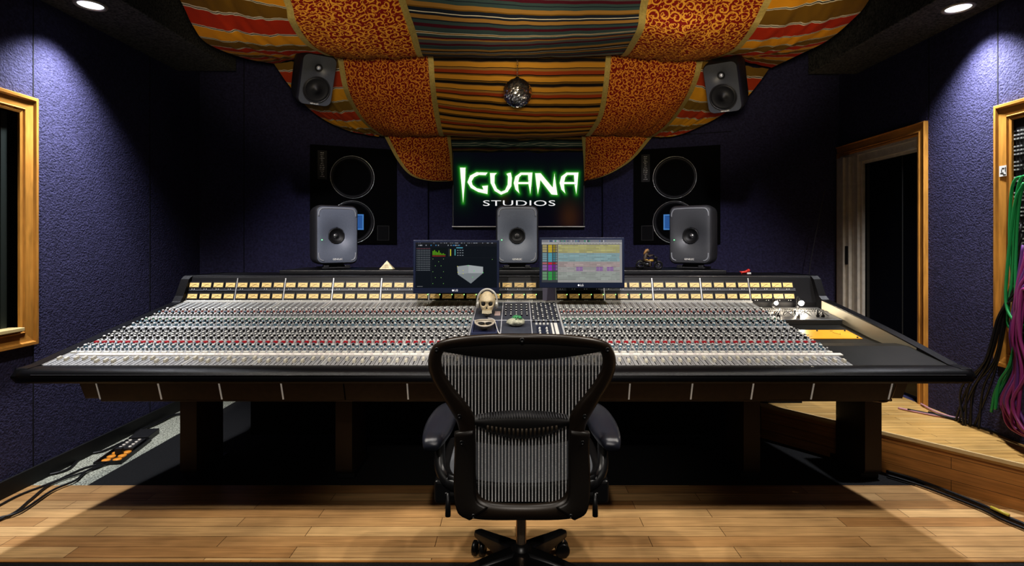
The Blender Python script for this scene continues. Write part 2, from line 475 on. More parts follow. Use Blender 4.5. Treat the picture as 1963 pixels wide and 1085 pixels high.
mb = MB(); mb.box(XL - T, XR + T, -1.42, -1.3, -0.05, ZC); struct('wall_back', mb, M_wall)

def slant(mb, a, b, z0, z1, th, mi=0):
    a = Vector((*a, 0)); b = Vector((*b, 0)); d = (b - a).normalized(); n = Vector((-d.y, d.x, 0))
    if n.y < 0: n = -n
    n *= th
    mb.hexa([(a.x, a.y, z0), (b.x, b.y, z0), (b.x + n.x, b.y + n.y, z0), (a.x + n.x, a.y + n.y, z0),
             (a.x, a.y, z1), (b.x, b.y, z1), (b.x + n.x, b.y + n.y, z1), (a.x + n.x, a.y + n.y, z1)], mi)
WLa, WLb = (XL, 4.66), (-0.86, 5.42)
WRa, WRb = (XR, 4.68), (0.86, 5.42)
def on_wall(a, b, t, off=0.0):
    a = Vector((*a, 0)); b = Vector((*b, 0)); p = a.lerp(b, t); d = (b - a).normalized(); n = Vector((-d.y, d.x, 0))
    if n.y > 0: n = -n
    return p + n * off
mb = MB(); slant(mb, WLa, WLb, -0.05, ZC, 0.12)
for t in (0.17,):
    p = on_wall(WLa, WLb, t, 0.002); q = on_wall(WLa, WLb, t + 0.003, 0.002)
    slant(mb, (p.x, p.y), (q.x, q.y), 0.1, ZC, 0.004, 1)
struct('wall_front_left', mb, [M_wall, M_seam])
mb = MB(); slant(mb, WRb, WRa, -0.05, ZC, 0.12)
p = on_wall(WRa, WRb, 0.42, 0.002); q = on_wall(WRa, WRb, 0.97, 0.002)
slant(mb, (q.x, q.y), (p.x, p.y), 2.33, 2.336, 0.004, 1)
struct('wall_front_right', mb, [M_wall, M_seam])
mb = MB(); mb.box(-0.88, 0.88, 5.52, 5.62, -0.05, ZC)
mb.box(-0.88, -0.86, 5.42, 5.52, -0.05, ZC); mb.box(0.86, 0.88, 5.42, 5.52, -0.05, ZC)
struct('wall_front', mb, M_wall)

# ceiling beams with the downlights
for nm, x0, x1, ye in (('trim_1', XL, -2.20, 4.36), ('trim_2', 2.35, XR, 4.44)):
    mb = MB(); mb.box(x0, x1, -1.3, ye, 2.68, ZC); struct(nm, mb, M_beam, bevel=0.006)
# baseboard left
mb = MB(); mb.box(XL, XL + 0.015, -1.3, 4.66, 0, 0.09); struct('baseboard_left', mb, M_black)

# platform on the right
E0 = Vector((2.75, 2.40)); E1 = Vector((2.115, 3.20)); dr = (E1 - E0).normalized()
E2 = E1 + dr * 0.9
mb = MB()
pl = [(E0.x, E0.y), (XR, E0.y), (XR, 4.66), (E2.x, 4.66), (E2.x, E2.y)]
floorpoly(mb, [(E0.x - 0.01, E0.y), (XR, 2.42), (XR, 4.72), (1.7, 4.72), (E2.x, E2.y)], PZ, 0, 0.03)
L = (E2 - E0).length
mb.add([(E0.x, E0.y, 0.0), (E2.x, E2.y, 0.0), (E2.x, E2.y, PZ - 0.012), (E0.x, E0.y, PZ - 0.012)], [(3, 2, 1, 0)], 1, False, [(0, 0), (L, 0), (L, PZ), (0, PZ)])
nrm2 = Vector((-dr.y, dr.x));
if nrm2.x > 0: nrm2 = -nrm2
o1 = E0 + nrm2 * 0.012; o2 = E2 + nrm2 * 0.012
mb.hexa([(E0.x, E0.y, PZ - 0.016), (E2.x, E2.y, PZ - 0.016), (o2.x, o2.y, PZ - 0.016), (o1.x, o1.y, PZ - 0.016),
         (E0.x, E0.y, PZ + 0.003), (E2.x, E2.y, PZ + 0.003), (o2.x, o2.y, PZ + 0.003), (o1.x, o1.y, PZ + 0.003)], 2)
# end riser under the console
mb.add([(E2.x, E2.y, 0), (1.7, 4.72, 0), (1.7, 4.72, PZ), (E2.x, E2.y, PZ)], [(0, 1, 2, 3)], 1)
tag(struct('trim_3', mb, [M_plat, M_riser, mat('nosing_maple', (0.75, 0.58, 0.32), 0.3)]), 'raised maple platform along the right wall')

# ------------------------------------------------------------------ casings (mitred picture-frame moulding round an opening)
def casing(mb, X, sgn, y0, y1, z0, z1, w=0.10, bottom=True, depth=0.03, mi=0):
    """rings of (grow outwards, proud of the wall)"""
    prof = [(0.0, -0.05), (0.0, 0.012), (0.012, 0.016), (0.016, 0.010), (0.024, 0.020), (0.030, 0.014), (0.075, 0.018), (0.082, depth), (w - 0.004, depth), (w, depth - 0.006), (w, 0.0)]
    def pt(y, z, d): return Vector((X + sgn * d, y, z))
    segs = []
    for g, d in prof:
        a = (y1 + g, z0 - (g if bottom else 0)); b = (y1 + g, z1 + g); c = (y0 - g, z1 + g); e = (y0 - g, z0 - (g if bottom else 0))
        segs.append([pt(*a, d), pt(*b, d), pt(*c, d), pt(*e, d)])
    n = len(prof)
    for k in range(4 if bottom else 3):
        k2 = (k + 1) % 4
        for i in range(n - 1):
            q = [segs[i][k], segs[i][k2], segs[i + 1][k2], segs[i + 1][k]]
            mb.add(q, [(0, 1, 2, 3)], mi + (0 if k in (0, 2) else 1))

# left window
mb = MB(); casing(mb, XL, 1, *WIN)
w1 = struct('window_1', mb, [M_oak, M_oakh]); w1['label'] = 'oak framed window in the left wall'
mb = MB(); mb.box(XL - 0.055, XL - 0.045, WIN[0], WIN[1], WIN[2], WIN[3]); build('window_glass', mb, M_glass, w1)
mb = MB()
mb.box(XL - 0.045, XL - 0.03, 2.89, 2.925, WIN[2], WIN[3]); mb.box(XL - 0.045, XL - 0.038, 2.78, 2.785, WIN[2], WIN[3])
build('window_gasket', mb, mat('gasket_green_black', (0.012, 0.018, 0.016), 0.5), w1)
mb = MB(); mb.box(XL - 0.045, XL + 0.04, WIN[0], WIN[1], WIN[2] - 0.012, WIN[2] + 0.008); build('window_sill', mb, mat('sill_cream', (0.62, 0.50, 0.26), 0.3), w1, bevel=0.003)

# right doorway with sliding aluminium door
mb = MB(); casing(mb, XR, -1, *DOOR, w=0.085, bottom=False, depth=0.03)
d1 = struct('door_1', mb, [M_oak, M_oakh]); d1['label'] = 'oak framed doorway with an aluminium sliding glass door'
mb = MB()
mb.box(XR + 0.012, XR + 0.10, DOOR[0], DOOR[1], 1.975, 2.05); mb.box(XR - 0.004, XR + 0.012, DOOR[0], DOOR[1], 2.03, 2.05)
mb.box(XR + 0.03, XR + 0.045, DOOR[0], DOOR[1], 1.955, 1.975)
mb.box(XR + 0.0, XR + 0.01, DOOR[0], DOOR[0] + 0.012, PZ, 1.98)
build('door_header', mb, M_alu, d1)
mb = MB()
for ya, yb, xa, xb in ((4.55, 4.64, -0.045, 0.02), (4.505, 4.55, -0.025, 0.02), (4.43, 4.50, 0.0, 0.035), (4.40, 4.425, 0.02, 0.045)):
    mb.box(XR + xa, XR + xb, ya, yb, PZ, 2.03)
st = build('door_stile', mb, M_alu, d1, bevel=0.003)
mb = MB(); mb.box(XR - 0.031, XR - 0.022, 4.512, 4.545, 1.15, 1.30); build('lock_plate', mb, M_black, st)
mb = MB(); mb.box(XR + 0.05, XR + 0.06, DOOR[0], DOOR[1], PZ, 2.0); build('door_glass', mb, M_glass, d1)
mb = MB(); mb.box(XR + 0.045, XR + 0.051, 3.98, 3.985, PZ, 2.0); build('door_edge_line', mb, mat('edge_grey', (0.03, 0.03, 0.03), 0.5), d1)

# patch-bay opening
mb = MB(); casing(mb, XR, -1, *PATCH)
t4 = struct('trim_4', mb, [M_oak, M_oakh]); t4['label'] = 'oak frame round the patch bay in the right wall'
pb = thing('patch_bay', 'black patch bay with rows of white-rimmed jacks inside the oak frame at the right edge', 'patch bay', (XR + 0.05, 2.3, 0.75))
mb = MB(); mb.box(XR + 0.004, XR + 0.03, PATCH[0], PATCH[1], PATCH[2], PATCH[3]); build('jack_panel', mb, M_black, pb)
mb = MB()
z = 0.80
rowi = 0
while z < 1.97:
    if rowi % 4 != 3:
        for k in range(9):
            y = 3.024 - k * 0.020
            mb.box(XR - 0.010, XR + 0.005, y - 0.005, y + 0.005, z - 0.004, z + 0.004, random.choice([0, 0, 0, 1]))
    z += 0.021; rowi += 1
tag(build('jack', mb, [mat('jack_steel', (0.7, 0.7, 0.68), 0.3, 0.6), M_blk], pb), kind='stuff')
sg = thing('label_card', 'small white handwritten card stuck on the oak patch bay frame', 'card', (XR - 0.03, 3.09, 1.72))
mb = MB(); mb.box(XR - 0.021, XR - 0.0195, 3.062, 3.108, 1.695, 1.755); build('card', mb, M_white, sg)
mb = MB()
for a, b, c, d in ((0.066, 0.07, 1.72, 1.745), (0.075, 0.09, 1.738, 1.742), (0.08, 0.1, 1.712, 1.716), (0.066, 0.084, 1.703, 1.706), (0.09, 0.094, 1.72, 1.735)):
    mb.box(XR - 0.0222, XR - 0.021, 3 + a, 3 + b, c, d)
build('writing', mb, M_black, sg)

# recessed downlights
for x, y, lab in ((-2.42, 3.15, 'round recessed downlight in the charcoal beam on the left'), (2.555, 3.19, 'round recessed downlight in the charcoal beam on the right')):
    dl = thing('downlight', lab, 'downlight', (x, y, 2.68), group=None)
    mb = MB(); mb.lathe([(0.062, 0.0), (0.066, -0.006), (0.078, -0.008), (0.082, -0.002), (0.082, 0.0)], 32)
    build('trim_ring', mb, mat('downlight_ring', (0.55, 0.50, 0.42), 0.35, 0.5), dl, world=False)
    mb = MB(); mb.lathe([(0.001, -0.003), (0.035, -0.0032), (0.062, -0.001)], 32)
    build('lens', mb, mat('downlight_lens', (0.8, 0.82, 0.85), 0.3, emit=(0.92, 0.95, 1.0), estr=1.6, bump=0.3, bscale=120), dl, world=False)

# ------------------------------------------------------------------ ceiling drapes
class Panel:
    def __init__(self, A, B, n=44, sag=0.0, wr=0.004, seed=0, rev=False):
        self.A = cat_rom(A, n); self.B = cat_rom(B, n); self.n = n; self.sag = sag; self.wr = wr; self.seed = seed
        self.len = [0]
        for i in range(n):
            m0 = self.A[i].lerp(self.B[i], 0.5); m1 = self.A[i + 1].lerp(self.B[i + 1], 0.5)
            self.len.append(self.len[-1] + (m1 - m0).length)
    def pt(self, u, v):
        t = v * self.n; k = min(int(t), self.n - 1); f = t - k
        a = self.A[k].lerp(self.A[k + 1], f); b = self.B[k].lerp(self.B[k + 1], f)
        p = a.lerp(b, u)
        W = (b - a).length
        e = 4 * u * (1 - u)
        p.z -= self.sag * e * math.sin(PI * min(1, v * 1.1)) * min(1, W / 0.4)
        p.z += self.wr * e * (noise1(u * 9 + v * 4, self.seed) + 0.6 * noise1(u * 21 - v * 9, self.seed + 2))
        return p
    def uvp(self, u, v):
        t = v * self.n; k = min(int(t), self.n - 1); f = t - k
        a = self.A[k].lerp(self.A[k + 1], f); b = self.B[k].lerp(self.B[k + 1], f)
        l = self.len[k] + (self.len[k + 1] - self.len[k]) * f
        return (a.x + (b.x - a.x) * u, l)
V = Vector
A1l = [V((-.6, 2.25, 2.86)), V((-.6, 2.6, 2.74)), P(775, 0, 2.99), P(795, 60, 3.25), P(808, 105, 3.53), V((-.6, 3.75, 2.62)), V((-.6, 3.97, 2.74))]
B1l = [V((-1.13, 2.1, 2.86)), V((-1.13, 2.4, 2.68)), P(548, 0, 2.72), P(556, 34, 2.8), P(570, 60, 2.92), P(588, 82, 3.05), P(610, 96, 3.2), P(645, 111, 3.5), V((-1.15, 3.75, 2.60)), V((-1.2, 3.97, 2.72))]
C1l = [V((-1.8, 2.3, 2.92)), V((-1.8, 2.65, 2.80)), P(345, 0, 2.97), P(370, 50, 3.07), P(400, 85, 3.24), P(470, 112, 3.68), P(525, 122, 4.08)]
A1r = [V((.66, 2.25, 2.84)), V((.66, 2.55, 2.70)), P(1232, 0, 2.87), P(1226, 46, 2.97), P(1215, 71, 3.1), P(1194, 104, 3.45), V((.66, 3.75, 2.62)), V((.66, 3.97, 2.74))]
B1r = [V((1.26, 2.2, 2.86)), V((1.26, 2.45, 2.66)), P(1474, 0, 2.75), P(1454, 39, 2.85), P(1433, 71, 3.0), P(1404, 98, 3.2), P(1345, 116, 3.6), V((1.25, 3.8, 2.62)), V((1.27, 3.97, 2.72))]
C1r = [V((1.82, 2.25, 2.92)), V((1.82, 2.55, 2.78)), P(1666, 0, 2.85), P(1633, 39, 2.97), P(1586, 78, 3.2), P(1536, 103, 3.5), P(1479, 130, 4.05)]
A2l = [P(828, 104, 3.98), P(832, 160, 4.08), P(838, 205, 4.25), P(848, 256, 4.54), V((-.6, 4.8, 2.28)), V((-.6, 5.02, 2.36))]
B2l = [P(650, 110, 3.98), P(660, 165, 4.1), P(675, 200, 4.25), P(700, 235, 4.45), P(735, 260, 4.7), V((-1.1, 4.85, 2.32))]
C2l = [P(525, 122, 4.1), P(555, 165, 4.2), P(600, 215, 4.4), P(660, 248, 4.6), P(725, 262, 4.75)]
A2r = [P(1164, 104, 3.98), P(1158, 168, 4.1), P(1148, 221, 4.3), P(1126, 257, 4.6), V((.6, 4.8, 2.28)), V((.6, 5.02, 2.36))]
B2r = [P(1344, 116, 3.8), P(1337, 146, 3.9), P(1322, 182, 4.08), P(1301, 214, 4.3), P(1280, 239, 4.5), P(1247, 262, 4.75), V((1.1, 4.88, 2.3))]
C2r = [P(1474, 132, 4.1), P(1454, 160, 4.15), P(1429, 189, 4.2), P(1394, 214, 4.35), P(1358, 235, 4.5), P(1308, 257, 4.65), P(1265, 264, 4.78)]
A3l = [P(862, 258, 5.05), P(866, 300, 5.2), P(868, 346, 5.3)]
B3l = [P(738, 258, 4.85), P(765, 308, 5.0), P(790, 335, 5.1), P(825, 345, 5.2), P(862, 346, 5.28)]
A3r = [P(1117, 260, 5.0), P(1119, 300, 5.2), P(1120, 346, 5.3)]
B3r = [P(1249, 260, 4.85), P(1215, 300, 5.0), P(1187, 321, 5.1), P(1155, 337, 5.2), P(1122, 346, 5.29)]
A3lc = [P(862, 258, 5.08), P(866, 275, 5.2), P(868, 292, 5.36)]
A3rc = [P(1117, 258, 5.08), P(1118, 275, 5.2), P(1119, 292, 5.36)]
drapes = [
    ('teal and maroon striped ceiling drape nearest the camera in the middle', A1l, A1r, M_strC, 0.03, False, 'striped ceiling drapes'),
    ('large red and gold scroll drape, nearest swag left of centre', B1l, A1l, M_dam1, 0.03, True, 'red and gold scroll drapes'),
    ('large red and gold scroll drape, nearest swag right of centre', A1r, B1r, M_dam1, 0.03, True, 'red and gold scroll drapes'),
    ('wide olive, red and amber striped drape at the top left', C1l, B1l, M_strO, 0.02, False, 'striped ceiling drapes'),
    ('wide olive, red and amber striped drape at the top right', B1r, C1r, M_strO, 0.02, False, 'striped ceiling drapes'),
    ('gold, black and brick striped drape behind the mirror ball', A2l, A2r, M_strC2, 0.03, False, 'striped ceiling drapes'),
    ('red and gold scroll drape right of the left hanging loudspeaker', B2l, A2l, M_dam2, 0.04, True, 'red and gold scroll drapes'),
    ('red and gold scroll drape left of the right hanging loudspeaker', A2r, B2r, M_dam2, 0.04, True, 'red and gold scroll drapes'),
    ('bright striped drape behind the left hanging loudspeaker', C2l, B2l, M_strO2, 0.02, False, 'striped ceiling drapes'),
    ('bright striped drape behind the right hanging loudspeaker', B2r, C2r, M_strO2, 0.02, False, 'striped ceiling drapes'),
    ('dark teal striped drape just above the wall screen', A3lc, A3rc, M_strC3, 0.0, False, 'striped ceiling drapes'),
    ('small red scroll swag at the upper left corner of the wall screen', B3l, A3l, M_dam2, 0.02, True, 'red and gold scroll drapes'),
    ('small red scroll swag at the upper right corner of the wall screen', A3r, B3r, M_dam2, 0.02, True, 'red and gold scroll drapes'),
]
for i, (lab, A, B, m, sag, trim, grp) in enumerate(drapes):
    pn = Panel(A, B, 48, sag, 0.0035 if m in (M_strC, M_strC2) else 0.009, i * 1.3)
    root = thing('ceiling_drape', lab, 'drape', tuple(A[0]), group=grp)
    mb = MB(); mb.grid(pn.pt, 40, 60, 0, True, pn.uvp)
    build('cloth', mb, m, root)
    if trim:
        for ua, ub in ((-0.015, 0.045), (0.955, 1.015)):
            mb = MB()
            def tp(u, v, ua=ua, ub=ub):
                p = pn.pt(ua + (ub - ua) * u, v); p.z -= 0.008; p.y -= 0.004; return p
            mb.grid(tp, 3, 60)
            build('gold_trim', mb, M_gold, root)

# mirror ball
ballc = P(992, 178, 3.62)
ball = thing('mirror_ball', 'small silver mirror ball hanging on a chain under the striped drape', 'mirror ball', tuple(ballc + V((0, 0, 0.34))))
mb = MB()
r = 0.094
nv = 20
for j in range(nv):
    t0 = -PI / 2 + PI * j / nv; t1 = t0 + PI / nv
    rr = math.cos((t0 + t1) / 2); nu = max(4, int(2 * PI * rr * r / (PI * r / nv)))
    for k in range(nu):
        a0 = 2 * PI * k / nu; a1 = 2 * PI * (k + 0.9) / nu; tt1 = t1 - (t1 - t0) * 0.1
        jy = random.uniform(-0.003, 0.003)
        def sp(t, a, q=0): return ballc + V((math.cos(t) * math.cos(a), math.cos(t) * math.sin(a), math.sin(t))) * (r + q)
        mb.add([sp(t0, a0, jy), sp(t0, a1, -jy), sp(tt1, a1), sp(tt1, a0)], [(0, 1, 2, 3)], 0)
mb.sphere(ballc, r - 0.004, 24, 14, 1)
build('mirror_tiles', mb, [mat('mirror', (0.92, 0.92, 0.94), 0.22, 1.0), mat('ball_core', (0.05, 0.05, 0.05), 0.5)], ball)
mb = MB()
for k in range(13):
    z = ballc.z + r + 0.012 + k * 0.0165
    pts = [(ballc.x + (0.005 if k % 2 else 0) * math.cos(a), ballc.y + (0 if k % 2 else 0.005) * math.cos(a), z + 0.011 * math.sin(a)) for a in [2 * PI * q / 10 for q in range(10)]]
    mb.tube(pts, 0.0015, 5, 0, True)
build('chain', mb, M_steel, ball)
mb = MB(); mb.lathe([(0.001, 0.016), (0.012, 0.014), (0.014, 0.0)], 16, M=Matrix.Translation(ballc + V((0, 0, r - 0.006)))); build('cap', mb, M_steel, ball)
mb = MB(); mb.lathe([(0.001, -0.012), (0.012, -0.010), (0.03, 0.0), (0.001, 0.008)], 16, M=Matrix.Translation(ballc + V((0, 0, r + 0.24)))); build('ceiling_hook', mb, M_blk, ball)

# ------------------------------------------------------------------ soffit loudspeakers in the angled front walls
def driver_parts(root, M, R, name='woofer', dome=0.28, rim=None):
    mb = MB(); mb.lathe([(R * 0.97, 0.004), (R * 0.985, 0.012), (R, 0.010), (R * 1.0, 0.0)], 48, M=M)
    rr = build(name + '_rim', mb, rim or mat('driver_rim', (0.55, 0.55, 0.53), 0.3, 0.7), root)
    mb = MB(); mb.lathe([(R * 0.97, 0.005), (R * 0.92, 0.010), (R * 0.86, 0.005), (R * 0.84, 0.002), (R * 0.55, -0.028), (R * 0.3, -0.045), (R * dome, -0.046)], 48, M=M)
    c = build(name + '_cone', mb, M_cone, root)
    mb = MB(); mb.lathe([(R * dome, -0.046), (R * dome * 0.8, -0.030), (R * dome * 0.45, -0.020), (0.001, -0.017)], 32, M=M)
    build('dust_cap', mb, mat('dust_cap_black', (0.02, 0.02, 0.02), 0.35), c)
    return c

def basis(origin, xdir, zdir=(0, 0, 1)):
    """local x along the baffle, local y up, local z out of the baffle"""
    x = Vector(xdir).normalized(); y = Vector(zdir).normalized(); z = x.cross(y)
    M = Matrix(((x.x, y.x, z.x, origin[0]), (x.y, y.y, z.y, origin[1]), (x.z, y.z, z.z, origin[2]), (0, 0, 0, 1)))
    return M
M_soff = mat('soffit_black', (0.004, 0.004, 0.0045), 0.7, spec=0.06, nscale=300, namp=0.5)
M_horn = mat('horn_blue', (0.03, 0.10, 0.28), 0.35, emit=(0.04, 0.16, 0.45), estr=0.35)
def soffit(a, b, tl, tr, side, lab):
    p0 = on_wall(a, b, tl, 0.0); p1 = on_wall(a, b, tr, 0.0)
    if p0.x > p1.x: p0, p1 = p1, p0
    d = (p1 - p0); W = d.length; c = (p0 + p1) / 2
    M = basis((c.x, c.y, 1.765), d.normalized())
    root = thing('soffit_loudspeaker', lab, 'loudspeaker', (c.x, c.y, 1.31))
    H = 0.90
    mb = MB(); mb.M = M; mb.box(-W / 2, W / 2, -H / 2, H / 2, 0.0, 0.025); build('baffle', mb, M_soff, root, bevel=0.004)
    sx = 0.02 if side < 0 else -0.03
    R = 0.198
    ux = (-0.02) if side < 0 else -0.01
    for k, cy in enumerate((0.17, -0.245)):
        Mw = M @ Matrix.Translation((ux, cy, 0.0255))
        driver_parts(root, Mw, R)
        for q in range(8):
            aa = q * PI / 4 + 0.4
            mb = MB(); mb.sphere(Mw @ V((R * 1.02 * math.cos(aa), R * 1.02 * math.sin(aa), 0.006)), 0.007, 8, 6)
            build('screw', mb, M_blk, root)
    # horn in the lower driver
    Mh = M @ Matrix.Translation((ux, -0.245, 0.03))
    mb = MB(); mb.M = Mh
    w, h = 0.085, 0.06
    fr = [(-w, -h, 0.02), (w, -h, 0.02), (w, h, 0.02), (-w, h, 0.02)]; bk = [(-0.02, -0.04, -0.01), (0.02, -0.04, -0.01), (0.02, 0.04, -0.01), (-0.02, 0.04, -0.01)]
    mb.add(fr + bk, [(0, 1, 5, 4), (1, 2, 6, 5), (2, 3, 7, 6), (3, 0, 4, 7), (4, 5, 6, 7)], 0)
    for (xa, xb, ya, yb) in ((-w - .012, w + .012, h, h + .012), (-w - .012, w + .012, -h - .012, -h), (-w - .012, -w, -h, h), (w, w + .012, -h, h)):
        mb.box(xa, xb, ya, yb, 0.0, 0.022, 1)
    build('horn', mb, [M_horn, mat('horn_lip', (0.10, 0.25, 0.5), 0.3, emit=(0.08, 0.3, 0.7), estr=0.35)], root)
    # port
    px = 0.26 if side < 0 else -0.26
    mb = MB(); mb.M = M
    mb.box(px - 0.05, px + 0.05, -0.41, -0.28, 0.0255, 0.027, 0)
    for (xa, xb, ya, yb) in ((-.056, .056, -.274, -.28), (-.056, .056, -.416, -.41), (-.056, -.05, -.41, -.28), (.05, .056, -.41, -.28)):
        mb.box(px + xa, px + xb, min(ya, yb), max(ya, yb), 0.0255, 0.031, 1)
    build('port', mb, [M_ceil, mat('port_rim', (0.02, 0.02, 0.018), 0.4)], root)
    # tiny printed plate
    mb = MB(); mb.M = M
    qx = -0.285 if side < 0 else -0.275
    mb.box(qx - 0.04, qx + 0.04, 0.14, 0.40, 0.0255, 0.028, 0)
    rnd = random.Random(5)
    for k in range(14):
        yy = 0.375 - k * 0.0165; ww = rnd.uniform(0.008, 0.022)
        for s in range(4):
            x0 = qx - ww + s * ww / 2
            mb.box(x0, x0 + ww * rnd.uniform(0.2, 0.42), yy, yy + rnd.uniform(0.004, 0.008), 0.028, 0.0286, 1)
    build('spec_plate', mb, [M_black, mat('plate_print', (0.55, 0.55, 0.55), 0.5)], root)
def t_of_px(a, b, px):
    k = (px - CX) / F
    # a.x + t dx = k (a.y + t dy)
    dx, dy = b[0] - a[0], b[1] - a[1]
    return (k * a[1] - a[0]) / (dx - k * dy)
soffit(WLa, WLb, t_of_px(WLa, WLb, 594), t_of_px(WLa, WLb, 760), -1, 'large black wall loudspeaker set in the front wall left of the screen')
soffit(WRa, WRb, t_of_px(WRa, WRb, 1215), t_of_px(WRa, WRb, 1381), 1, 'large black wall loudspeaker set in the front wall right of the screen')

# ------------------------------------------------------------------ wall screen with the studio sign
TVY = 5.44
tl = P(869, 288, TVY); brp = P(1119, 433, TVY)
tv = thing('wall_screen', 'large dark wall screen showing the glowing green IGUANA STUDIOS sign', 'screen', ((tl.x + brp.x) / 2, TVY, brp.z))
mb = MB(); mb.box(tl.x - 0.012, brp.x + 0.012, TVY, TVY + 0.08, brp.z - 0.012, tl.z + 0.012); build('screen_frame', mb, M_blk, tv, bevel=0.004)
mb = MB(); mb.box(tl.x - 0.012, brp.x + 0.012, TVY - 0.004, TVY, brp.z - 0.012, brp.z - 0.002); build('chrome_strip', mb, M_alu, tv)
k_ = 3.1917
def Z(x, y, off=0.0):
    return P(760 + x / k_, 260 + y / k_, TVY) + V((0, -off, 0))
letters = []
Ipoly = [(389, 196), (423, 196), (421, 270), (408, 411), (398, 300), (393, 250)]
Gp = [(558, 226), (490, 224), (450, 245), (434, 285), (455, 320), (500, 345), (557, 358), (560, 305), (524, 308), (532, 331), (492, 322), (466, 302), (460, 280), (475, 255), (505, 241), (546, 243)]
Up = [(572, 229), (614, 229), (601, 245), (600, 290), (615, 325), (640, 343), (664, 334), (680, 300), (682, 250), (672, 232), (700, 226), (707, 260), (703, 310), (680, 345), (640, 362), (600, 338), (576, 290)]
def Ap(o):
    return [[(752 + o, 354), (728 + o, 330), (717 + o, 290), (727 + o, 250), (760 + o, 226), (778 + o, 228), (752 + o, 255), (744 + o, 290), (746 + o, 325)],
            [(758 + o, 226), (832 + o, 226), (829 + o, 241), (762 + o, 241)],
            [(804 + o, 230), (832 + o, 226), (826 + o, 300), (819 + o, 358), (808 + o, 300)],
            [(742 + o, 284), (812 + o, 284), (812 + o, 297), (742 + o, 297)]]
Np = [(848, 230), (882, 230), (956, 318), (960, 275), (967, 231), (976, 300), (985, 363), (949, 361), (880, 272), (876, 310), (865, 359), (856, 300)]
letters = [Ipoly, Gp, Up] + Ap(0) + [Np] + Ap(281)
def segd(p, a, b):
    ax, ay = a; bx, by = b; dx, dy = bx - ax, by - ay; t = max(0, min(1, ((p[0] - ax) * dx + (p[1] - ay) * dy) / (dx * dx + dy * dy + 1e-9)))
    return math.hypot(p[0] - ax - t * dx, p[1] - ay - t * dy)
segs = [(pl[i], pl[(i + 1) % len(pl)]) for pl in letters for i in range(len(pl))]
mb = MB(); NX, NY = 130, 74
x0, x1, y0, y1 = 350, 1144, 92, 552
gv = []
gc = []
for j in range(NY + 1):
    for i in range(NX + 1):
        x = x0 + (x1 - x0) * i / NX; y = y0 + (y1 - y0) * j / NY
        d = min(segd((x, y), a, b) for a, b in segs)
        g = 0.42 * math.exp(-(d / 8.0) ** 1.2) + 0.02 * math.exp(-d / 40.0)
        warm = 0.03 * math.exp(-((x - 1060) / 60) ** 2 - ((y - 500) / 90) ** 2) + 0.015 * math.exp(-((x - 660) / 30) ** 2 - ((y - 380) / 40) ** 2)
        gv.append(Z(x, y, 0.001)); gc.append((0.0025 + 0.32 * g * g + warm * 1.0, 0.002 + 0.75 * g + warm * 0.35, 0.006 + 0.05 * g))
for j in range(NY):
    for i in range(NX):
        q = [j * (NX + 1) + i, (j + 1) * (NX + 1) + i, (j + 1) * (NX + 1) + i + 1, j * (NX + 1) + i + 1]
        mb.add([gv[k] for k in q], [(0, 1, 2, 3)], 0, False, None, tuple(gc[k] for k in q))
M_scr = mat_attr('screen_picture', 1.0)
pic = build('screen_picture', mb, M_scr, tv)
# lettering
from mathutils.geometry import tessellate_polygon
M_let = mat('letter_glow', (0.8, 0.9, 0.8), 0.5, emit=(0.86, 1.0, 0.80), estr=0.95)
mb = MB()
for k, pl in enumerate(letters):
    v3 = [V((x, y, 0)) for x, y in pl]
    tr = tessellate_polygon([v3])
    mb.add([Z(x, y, 0.003 + 0.0001 * k) for x, y in pl], [tuple(t) for t in tr])
rnd = random.Random(3)
for pl in (Ipoly, Gp, Up, Np, Ap(0)[2], Ap(281)[2]):   # cracks
    for q in range(4):
        i = rnd.randrange(len(pl)); a = V((*pl[i], 0)).lerp(V((*pl[(i + 1) % len(pl)], 0)), rnd.random())
        b = a + V((rnd.uniform(6, 12) * rnd.choice((-1, 1)), rnd.uniform(-3, 3), 0))
        mb.add([Z(a.x, a.y - 0.9, 0.0045), Z(b.x, b.y - 0.6, 0.0045), Z(b.x, b.y + 0.6, 0.0045), Z(a.x, a.y + 0.9, 0.0045)], [(0, 1, 2, 3)], 1)
build('sign_lettering', mb, [M_let, mat('crack_dark', (0.02, 0.05, 0.02), 0.6)], pic, label='white IGUANA lettering with a green glow')
tm = text_mesh('STUDIOS', 1.0, 1.05)
bx = [v.co.x for v in tm.vertices]; by = [v.co.y for v in tm.vertices]
wT, hT = max(bx) - min(bx), max(by) - min(by); cxT, cyT = (max(bx) + min(bx)) / 2, (max(by) + min(by)) / 2
pa, pb2 = Z(530, 430, 0.003), Z(972, 396, 0.003)
mb = MB()
sxT = (pb2.x - pa.x) / wT; syT = (pb2.z - pa.z) / hT; cT = (pa + pb2) / 2
mb.add([(cT.x + (v.co.x - cxT) * sxT, cT.y, cT.z + (v.co.y - cyT) * syT) for v in tm.vertices], [tuple(p.vertices) for p in tm.polygons])
build('sign_lettering', mb, mat('letter_white', (0.8, 0.8, 0.8), 0.5, emit=(0.85, 0.85, 0.85), estr=0.8), pic, label='plain white STUDIOS lettering')

